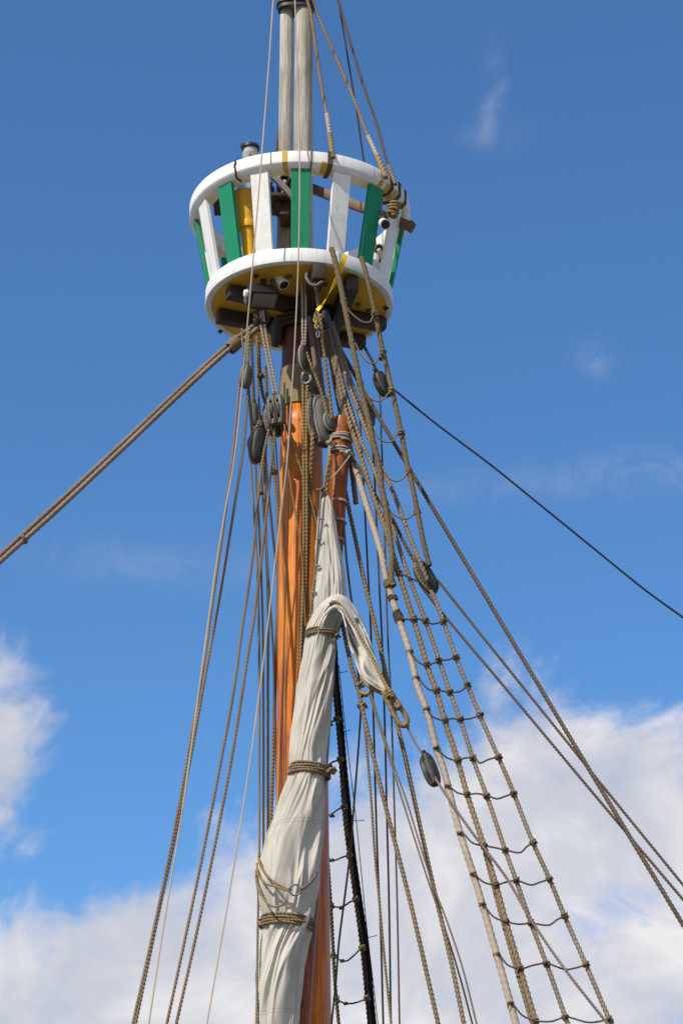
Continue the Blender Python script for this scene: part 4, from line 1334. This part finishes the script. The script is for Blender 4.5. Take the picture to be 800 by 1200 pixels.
# ------------------------------------------------------------------ lines to the right
GN = 'long lines running down to the right'
rope('line', 'thin dark line from the black oval block to the right edge', [(452, 449, -0.55), (462, 457, -0.56), (507.5, 494, -0.65), (575, 545, -0.8), (633, 592, -0.95), (692, 640, -1.1), (755, 691, -1.25), (803, 726, -1.35)], 3.0, ROPE_NAVY, None, 'laid', GN, 5)
rope('line', 'left brown line from the large black block down to the right', [(491, 683), (504, 701), (600, 816), (700, 936), (803, 1058)], 3.8, ROPE_BROWN, lambda y: -0.9 - 0.8 * (y - 680) / 380, 'laid', GN, 5)
rope('line', 'middle brown line from the large black block down to the right', [(512, 679), (527, 698), (610, 802), (700, 914), (803, 1041)], 3.8, ROPE_BROWN, lambda y: -0.94 - 0.85 * (y - 680) / 380, 'laid', GN, 5)
rope('line', 'thick twisted rope from the platform, uppermost on the right', [(398, 407), (416, 440), (447, 494), (560, 684), (680, 885), (803, 1089)], 5.8, ROPE_BROWN, lambda y: -0.25 - 1.75 * max(0, (y - 405)) / 640, 'laid', GN, 5)
rope('line', 'brown rope from the spar head lashing to the large black block', [(411, 536, -0.50), (422, 550, -0.55), (432.5, 569, -0.62), (446, 589, -0.70), (458, 605, -0.78), (475, 639, -0.88), (487, 660, -0.92)], 4.8, ROPE_BROWN, None, 'laid', GN)
rope('line', 'dark strop above the black oval block', [(421, 395, -0.45), (430, 412, -0.48), (437, 425, -0.5), (442, 438, -0.5)], 4.0, ROPE_TAR, None, 'laid', GN)
rope('line', 'thin dark line hanging from the black oval block', [(445, 460), (447, 520), (449, 570), (451, 640), (454, 740), (457, 800), (459, 850), (462, 950), (465, 1050), (468, 1203)], 2.6, ROPE_BROWN, lambda y: -0.35, 'laid', GN, 5)
GQ = 'ropes hanging between the spar and the right ladder'
rope('line', 'left thin dark line between the spar and the ladder', [(421, 480), (424, 530), (427, 590), (430, 650), (434, 730), (436, 790), (438, 860), (439.5, 920), (442, 1000), (446, 1095), (449, 1203)], 2.8, ROPE_BROWN, lambda y: -0.15, 'laid', GQ, 5)
rope('line', 'right thin dark line between the spar and the ladder', [(431, 480), (437, 530), (440.5, 600), (444, 680), (447.5, 750), (451, 860), (453, 950), (455.5, 1050), (458, 1203)], 2.8, ROPE_BROWN, lambda y: -0.2, 'laid', GQ, 5)
rope('line', 'thick three strand rope passing behind the rope eye of the sail', [(402, 560), (407.5, 590), (416, 630), (424, 668), (432.5, 705), (441, 740), (452, 790), (462, 835), (474, 885), (487, 945), (507, 1036), (528, 1125), (544, 1203)], 6.0, ROPE_HEMP, lambda y: -0.25 - 0.9 * (y - 560) / 640, 'laid', GQ, 5)
rope('line', 'thick three strand rope leading down from behind the sail fold', [(392, 690), (398, 715), (405, 750), (412, 782), (419, 805), (425, 833), (437, 885), (453, 950), (480, 1055), (514, 1203)], 6.0, ROPE_HEMP, lambda y: -0.62 - 0.5 * (y - 690) / 510, 'laid', GQ, 5)
rope('line', 'thin tan rope from the spar that vanishes behind the sail fold', [(399, 560), (402, 600), (406, 655), (410, 690), (414, 722), (419, 780), (423, 828)], 3.4, ROPE_HEMP, lambda y: -0.48, 'laid', GQ)
rope('line', 'thin brown rope leaning left across the black far ladder', [(423, 828), (420, 875), (415, 938), (410, 1000), (404, 1050), (397, 1105), (393.5, 1150), (388, 1203)], 3.0, ROPE_BROWN, lambda y: -0.45, 'laid', GQ, 5)
rope('line', 'thin tan rope from the knot, leaning right', [(425.5, 830), (429, 870), (435, 940), (439, 1000), (443.5, 1048), (450, 1120), (458.5, 1203)], 3.6, ROPE_HEMP, lambda y: -0.68, 'laid', GQ, 5)
rope('line', 'thin pale twin line below the sail clew, left one', [(433, 815), (440, 838), (449, 866), (460, 901), (472, 940), (491, 1000), (504, 1040), (520, 1085), (540, 1150), (554, 1203)], 2.6, ROPE_GREY, lambda y: -1.0, 'laid', GQ, 5)
rope('line', 'thin pale twin line below the sail clew, right one', [(435, 814), (442, 838), (451, 866), (462, 899), (476, 938), (495, 1000), (508, 1040), (521, 1073), (541, 1132), (559, 1203)], 2.6, ROPE_GREY, lambda y: -1.04, 'laid', GQ, 5)
rope('line', 'grey sheet from the rope eye to the dark block', [(474, 846, -1.26), (480, 858, -1.28), (487, 871, -1.36), (493, 881, -1.42), (498, 888, -1.44)], 3.2, ROPE_SERVED, None, 'laid', GQ)
rope('line', 'long grey sheet crossing the rope ladder to the lower right', [(506, 905, -1.56), (513, 917, -1.62), (549, 970, -1.85), (594, 1030, -2.08), (620, 1075, -2.22), (661, 1135, -2.42), (714, 1203, -2.64)], 4.0, ROPE_SERVED, None, 'laid', GQ, 5)

# ------------------------------------------------------------------ spar and furled sail
axis = [at(401, 491, -0.44), at(397.5, 545, -0.44), (at(390.5, 650, -0.45)), at(371, 930, -0.46), at(352, 1200, -0.48)]
axis.append(axis[-1] + (axis[-1] - axis[-2]).normalized() * 3.5)
spar = empty('sprit_spar', axis[0], 'short reddish brown spar standing in front of the mast with lashed head', 'spar')
C, u = catmull(axis, 0.06)
k = scale_at(axis[0])
rad_ = np.interp(u, [0, 0.03, 0.5, 1.8, u[-1]], [11.0 * k, 12.0 * k, 11.0 * k, 10.3 * k, 10.0 * k])
V, F = tube(C, u, rad_, 0, None, 0, 28)
mesh('shaft', V, F, SPAR_WOOD, spar, True, None, 60)
coil('lashing', at(399.5, 515, -0.44), axis[0] - axis[1], 12.8 * k, 3.6, 1.2 * k, LINE_GREY, spar, None, 2.7 * k, 0.05, 'plain')
coil('lashing', at(398, 531, -0.44), axis[0] - axis[1], 12.4 * k, 2.2, 1.4 * k, LINE_GREY, spar, None, 3.2 * k, 0.03, 'plain')
GT = 'ties at the head of the spar'
rope('line', 'thin grey tie slanting from the spar lashing to the sail head', [(410, 534, -0.62), (402, 545, -0.62), (391, 558, -0.62), (382, 567, -0.62), (376, 576, -0.66)], 2.4, LINE_GREY, None, 'laid', GT)
rope('line', 'short chain like twisted tie beside the spar head', [(389, 511, -0.56), (386, 522, -0.58), (386, 535, -0.60), (384, 548, -0.62), (382, 558, -0.62)], 3.4, LINE_GREY, None, 'laid', GT)
rope('line', 'knobbly tan head rope above the top of the sail', [(386.5, 533, -0.60), (385, 548, -0.62), (383, 562, -0.62), (382, 576, -0.62), (382, 592, -0.62)], 7.0, ROPE_TAN, None, 'laid', GT)
p = at(376, 575, -0.66)
tag(trefoil('knot', p, 4.4 * k, 1.3 * k, ROPE_HEMP, None), 'tan knot at the top left corner of the sail', 'knot')
p = at(408, 531, -0.56)
tag(trefoil('knot', p, 5.0 * k, 1.5 * k, LINE_GREY, None), 'grey knot on the right of the spar head lashing', 'knot')
p = at(386.5, 519, -0.57)
tag(trefoil('knot', p, 4.0 * k, 1.4 * k, LINE_GREY, None), 'grey knot on the left of the spar head lashing', 'knot')

sail = empty('furled_sail', at(345, 1000, -0.72), 'cream canvas sail furled into a long roped bundle before the mast', 'sail')
HY0 = 0.25


def fold_noise(th, s, seed, freq, stretch, twist):
    a = th + twist * s
    return noise.noise(Vector((math.cos(a) * freq, math.sin(a) * freq + seed * 7.3, s * stretch + seed * 3.1)))


def canvas_tube(name, secs, dyc, hyk, hymax, amp, seed, twist=0.5, nth=200, ds=0.016, squeeze=(), fine=1.0):
    ys = [s[0] for s in secs]
    ls = [s[1] for s in secs]
    rs2 = [s[2] for s in secs]
    pts = [at((l + r_) / 2, y, dyc) for y, l, r_ in secs]
    n = int((pts[0] - pts[-1]).length / ds)
    yy = np.linspace(ys[0], ys[-1], n)

    L, Rr = np.interp(yy, ys, ls), np.interp(yy, ys, rs2)
    ker = np.ones(5) / 5
    Lp = np.convolve(np.pad(L, 2, mode='edge'), ker, 'valid')
    Rp = np.convolve(np.pad(Rr, 2, mode='edge'), ker, 'valid')
    phase = 0.0
    V, F = [], []
    for i, y in enumerate(yy):
        c = at((Lp[i] + Rp[i]) / 2, y, dyc)
        hx_ = max(0.004, (Rp[i] - Lp[i]) / 2 * scale_at(c))
        hy_ = min(hymax, hx_ * hyk)
        s = -c.z
        near = sum(math.exp(-((y - b_) / 26.0) ** 2) for b_ in squeeze)
        phase += (twist if not callable(twist) else twist(y)) * (pts[0] - pts[-1]).length / n
        for j in range(nth):
            th = j / nth * 2 * math.pi
            ta = th + phase
            f1 = fold_noise(ta, s, seed, 1.3, 0.9, 0)
            f2 = fold_noise(ta + 0.6 * f1, s, seed + 1, 2.1, 1.5, 0)
            f3 = fold_noise(ta + 0.5 * f1 + 0.3 * f2, s, seed + 2, 4.2, 2.3, 0)
            f4 = fold_noise(ta + 0.3 * f2, s, seed + 3, 8.5, 1.6, 0)
            rg2 = 0.40 - 1.5 * abs(f2)
            rg3 = 0.35 - 1.4 * abs(f3)
            rg4 = 0.3 - 1.4 * abs(f4)
            q = amp * (0.85 * f1 + 0.95 * rg2 * fine + (0.34 + 0.40 * near) * rg3 * fine + (0.05 + 0.30 * near) * rg4 * fine)
            qx = 1.0 + q
            V.append((c.x + hx_ * qx * math.cos(th), c.y + hy_ * (1 + 1.3 * q) * math.sin(th), c.z + 0.02 * f1))
    m_ = len(yy)
    for i in range(m_ - 1):
        for j in range(nth):
            j2 = (j + 1) % nth
            F.append([i * nth + j, (i + 1) * nth + j, (i + 1) * nth + j2, i * nth + j2])
    F.append([j for j in range(nth)])
    F.append([(m_ - 1) * nth + j for j in range(nth)][::-1])
    return mesh(name, V, F, CANVAS, sail)


secs = [(698, 391, 399), (702, 385, 402), (711, 376, 403), (722, 369, 400), (734, 362.5, 396), (742, 360.5, 393.5), (746, 360.5, 393), (755, 358.5, 393), (775, 354.5, 392.5), (800, 349.5, 391), (850, 343.5, 386), (885, 341.5, 381.5), (898, 341.5, 382), (905, 341, 382), (913, 339, 379), (930, 332, 379), (950, 324.5, 378), (985, 311, 376), (1010, 303.5, 374), (1040, 299.5, 371), (1060, 303, 368), (1074, 307.5, 365), (1084, 308, 363), (1091, 306, 361.5), (1115, 301, 357.5), (1150, 299, 353.5), (1200, 299, 349), (1260, 303, 342), (1330, 312, 330), (1400, 318, 326), (1420, 320, 323)]
canvas_tube('canvas_bundle', secs, -0.74, 0.92, 0.27, 0.215, 1, lambda y: 0.85 if (y > 1085 or y < 900) else 0.35, 240, 0.015, (745, 903, 1082))
secs = [(582, 379.5, 384.5), (587, 376.5, 388), (600, 374, 391), (640, 371, 397), (680, 368.5, 403), (700, 367.5, 404.5), (720, 366.5, 404), (742, 364.5, 396), (756, 364, 390)]
canvas_tube('canvas_head', secs, -0.64, 0.62, 0.14, 0.21, 5, 0.1, 180, 0.015, (590, 640, 700), 1.15)
# the corner of the sail that hangs over to the right
outer = [(383, 709), (389, 702), (397, 697), (406, 701), (416, 713), (426, 733), (433, 751), (440, 772), (447, 793), (454, 809)]
mid = [(380, 716), (386, 708), (392, 705), (400, 711), (408, 723), (416, 737), (426, 754), (437, 774), (447, 793), (455, 809)]
inner = [(381, 722), (388, 716), (394, 714), (400, 718), (404, 730), (409, 752), (417, 775), (424, 795), (438, 806), (454, 813)]
dO = [-0.86, -0.90, -0.86, -0.84, -0.85, -0.88, -0.92, -0.98, -1.08, -1.20]
dM = [-1.00, -1.05, -1.06, -1.05, -1.05, -1.06, -1.08, -1.12, -1.16, -1.21]
dI = [-0.98, -1.05, -1.08, -1.12, -1.16, -1.19, -1.21, -1.22, -1.23, -1.23]
CO, _ = catmull([at(x, y, d_) for (x, y), d_ in zip(outer, dO)], 0.012)
N_ = 110
grid = []
for pts, ds_ in ((outer, dO), (mid, dM), (inner, dI)):
    Cc, uu = catmull([at(x, y, d_) for (x, y), d_ in zip(pts, ds_)], 0.004)
    idx = np.linspace(0, len(Cc) - 1, N_).astype(int)
    grid.append(Cc[idx])
V, F = [], []
M_ = 36
for i in range(N_):
    f = i / (N_ - 1)
    for j in range(M_):
        g = j / (M_ - 1)
        if g < 0.5:
            p = grid[0][i] * (1 - g * 2) + grid[1][i] * (g * 2)
            bul = math.sin(g * 2 * math.pi) * 0.03
        else:
            p = grid[1][i] * (2 - g * 2) + grid[2][i] * (g * 2 - 1)
            bul = -math.sin((g * 2 - 1) * math.pi) * 0.05
        wob = noise.noise(Vector((g * 4.0, f * 3.0, 2.2))) * 0.06 + (0.4 - abs(noise.noise(Vector((g * 5.0 + 3, f * 3.6 + g * 2, 8.1)))) * 1.5) * 0.075
        env = min(1.0, f * 6, (1 - f) * 6) * min(1, abs(g - 0.5) * 5)
        V.append((p[0], p[1] - bul * env - wob * env * (1.6 if g > 0.5 else 0.7), p[2]))
for i in range(N_ - 1):
    for j in range(M_ - 1):
        F.append([i * M_ + j, (i + 1) * M_ + j, (i + 1) * M_ + j + 1, i * M_ + j + 1])
o = mesh('clew_flap', V, F, CANVAS, sail)
so = o.modifiers.new('thickness', 'SOLIDIFY')
so.thickness = 0.012
so.offset = 0
P = [at(x, y, d_ - 0.02) for (x, y), d_ in zip(mid[1:], dM[1:])]
k = scale_at(P[0])
rope3('bolt_rope', P, 2.6 * k, ROPE_TAN, sail, 'laid')
P = px_points([(424, 794, -0.97), (428, 800, -1.02), (436, 806, -1.10), (445, 811, -1.18), (454, 815, -1.22)])
rope3('bolt_rope', P, 2.8 * k, ROPE_TAN, sail, 'laid')
P = px_points([(449, 810), (453, 820), (459, 833), (465, 844), (471, 850.5), (476, 849), (476.5, 842), (471, 832), (465, 822), (459, 813), (453, 806)], -1.24)
rope3('clew_eye', P, 3.0 * k, ROPE_TAN, sail, 'served')
coil('eye_seizing', at(456, 815, -1.24), at(452, 808, -1.2) - at(462, 826, -1.2), 5.2 * k, 2.6, 1.5 * k, ROPE_TAN, sail)
trefoil('eye_knot', at(467, 829, -1.25), 4.2 * k, 1.5 * k, ROPE_TAN, sail)
trefoil('eye_knot', at(475, 850, -1.27), 3.6 * k, 1.5 * k, ROPE_TAN, sail)
# knots where the ropes gather at the clew
for px, py, s_, lab in ((421, 803, 5.0, 'upper tan knot on the ropes left of the sail clew'), (425, 814, 5.0, 'middle tan knot on the ropes left of the sail clew'), (424.5, 827, 5.4, 'lowest tan knot on the ropes left of the sail clew')):
    tag(trefoil('knot', at(px, py, -0.72), s_ * k, 1.7 * k, ROPE_HEMP, None), lab, 'knot', 'knots left of the sail clew')
rope('line', 'short tan rope joining the clew rope to the knots', [(423, 811, -0.74), (429, 813, -0.92), (434, 810, -1.05), (434, 804, -1.10)], 5.0, ROPE_TAN, None, 'laid', GT)
# luff rope with toggles on the left edge of the sail head
P = px_points([(376, 577), (374, 610), (371, 650), (368, 680), (365, 705), (362.5, 735)], -0.70)
rope3('luff_rope', P, 1.5 * k, ROPE_GREY, sail, 'laid')
for px, py in ((377, 608), (374, 631), (372, 663), (367.5, 694), (365, 722)):
    p = at(px, py, -0.73)
    box('toggle', p, frame_from((1, 0, -0.1), (0, 0, 1)), (1.3 * k, 1.3 * k, 3.4 * k), BATTEN, sail, 0.008)
# grommet
lathe('grommet', [(0.010, 0), (0.022, 0), (0.022, 0.006), (0.010, 0.006)], at(417.5, 727, -0.99), frame_from((0.3, -0.9, 0.1), (1, 0, 0)), IRON, sail, 18, True)
# hoops tying sail to spar
for px, py, lab in ((397, 589.5, 'uppermost white cord round the spar beside the sail head'), (394.5, 612, 'middle white cord round the spar beside the sail head'), (393, 634, 'lowest white cord round the spar beside the sail head')):
    p = at(px, py, -0.45)
    tag(coil('cord', p, axis[1] - axis[2], 11.6 * k, 1.15, 1.0 * k, LINE_GREY, None, None, 1.5 * k, 0.0), lab, 'cord', 'cords tying the sail to the spar')

# rope bands round the furled sail
GB = 'rope bands round the furled sail'


def gasket(label, cx, cy, hw, tilt, turns, wpx, mat, hy):
    p = at(cx, cy, -0.74)
    kk = scale_at(p)
    fr_ax = Vector((tilt, 0, 1))
    hy = 0.92 * hw * kk + 0.004
    P = coil_points(p, fr_ax, hw * kk, hy, turns, wpx * kk * 0.86, (1, 0, 0), 0.022, 26, random.random() * 3)
    o = rope3('gasket', P, wpx * kk / 2, mat, None, 'laid')
    return tag(o, label, 'rope band', GB), p, kk


o, p, kk = gasket('thin tan rope band at the top of the furled sail bundle', 377, 744.5, 18.2, 0.02, 2.6, 3.6, ROPE_HEMP, 0.27)
trefoil('knot', at(394.5, 745, -0.80), 4.0 * kk, 1.5 * kk, ROPE_HEMP, o)
o, p, kk = gasket('tan rope band half way down the furled sail', 363, 904, 23.6, 0.14, 4.2, 3.8, ROPE_HEMP, 0.31)
trefoil('knot', at(386, 904, -0.82), 6.0 * kk, 2.0 * kk, ROPE_HEMP, o)
trefoil('knot', at(390, 902, -0.78), 4.0 * kk, 1.7 * kk, ROPE_HEMP, o)
o, p, kk = gasket('thick tan rope band near the bottom of the furled sail', 336.5, 1083, 30.8, 0.10, 4.3, 4.0, ROPE_HEMP, 0.315)
trefoil('knot', at(365.5, 1080, -0.80), 4.0 * kk, 1.7 * kk, ROPE_HEMP, o)
GLp = 'loose loops and strap low on the furled sail'
for pts, lab in (([(303, 1000, -0.72), (304.5, 1012, -0.90), (312, 1025, -1.02), (322, 1034, -1.06), (334, 1041, -1.07)], 'uppermost tan rope loop left of the steel ring'),
                 ([(301, 1012, -0.72), (304, 1027, -0.92), (313, 1036, -1.03), (323, 1039, -1.06), (335, 1043, -1.08)], 'middle tan rope loop left of the steel ring'),
                 ([(300, 1020, -0.72), (301.5, 1038, -0.92), (308, 1052, -1.02), (319, 1062, -1.06), (329, 1061, -1.07), (335.5, 1054, -1.07)], 'lowest hanging tan rope loop left of the steel ring')):
    rope('rope_loop', lab, pts, 3.0, ROPE_TAN, None, 'laid', GLp)
rope('rope_loop', 'dark webbing strap right of the steel ring on the sail', [(349, 1044, -1.06), (358, 1039, -1.03), (366, 1031, -0.96), (372, 1020, -0.84), (374, 1008, -0.74)], 3.6, ROPE_SERVED, None, 'served', GLp)
p = at(345.5, 1043, -1.07)
ring = empty('steel_ring', p, 'small steel ring with shackle on the front of the furled sail', 'ring')
kk = scale_at(p)
P = [p + Vector((math.cos(a) * 6.2 * kk, 0, math.sin(a) * 6.4 * kk)) for a in np.linspace(0, 2 * math.pi, 25)]
rope3('ring', P, 1.1 * kk, STEEL, ring, 'thin')
rope3('shackle', [p + Vector((-9.5 * kk, 0, 1.5 * kk)), p + Vector((-7 * kk, -0.012, 1.4 * kk)), p + Vector((-4.8 * kk, 0, 0.5 * kk)), p + Vector((-7 * kk, 0.012, -0.8 * kk)), p + Vector((-9.5 * kk, 0, -0.6 * kk))], 0.8 * kk, STEEL, ring, 'thin')
print('objects', len(bpy.data.objects), 'verts', sum(len(m_.vertices) for m_ in bpy.data.meshes))
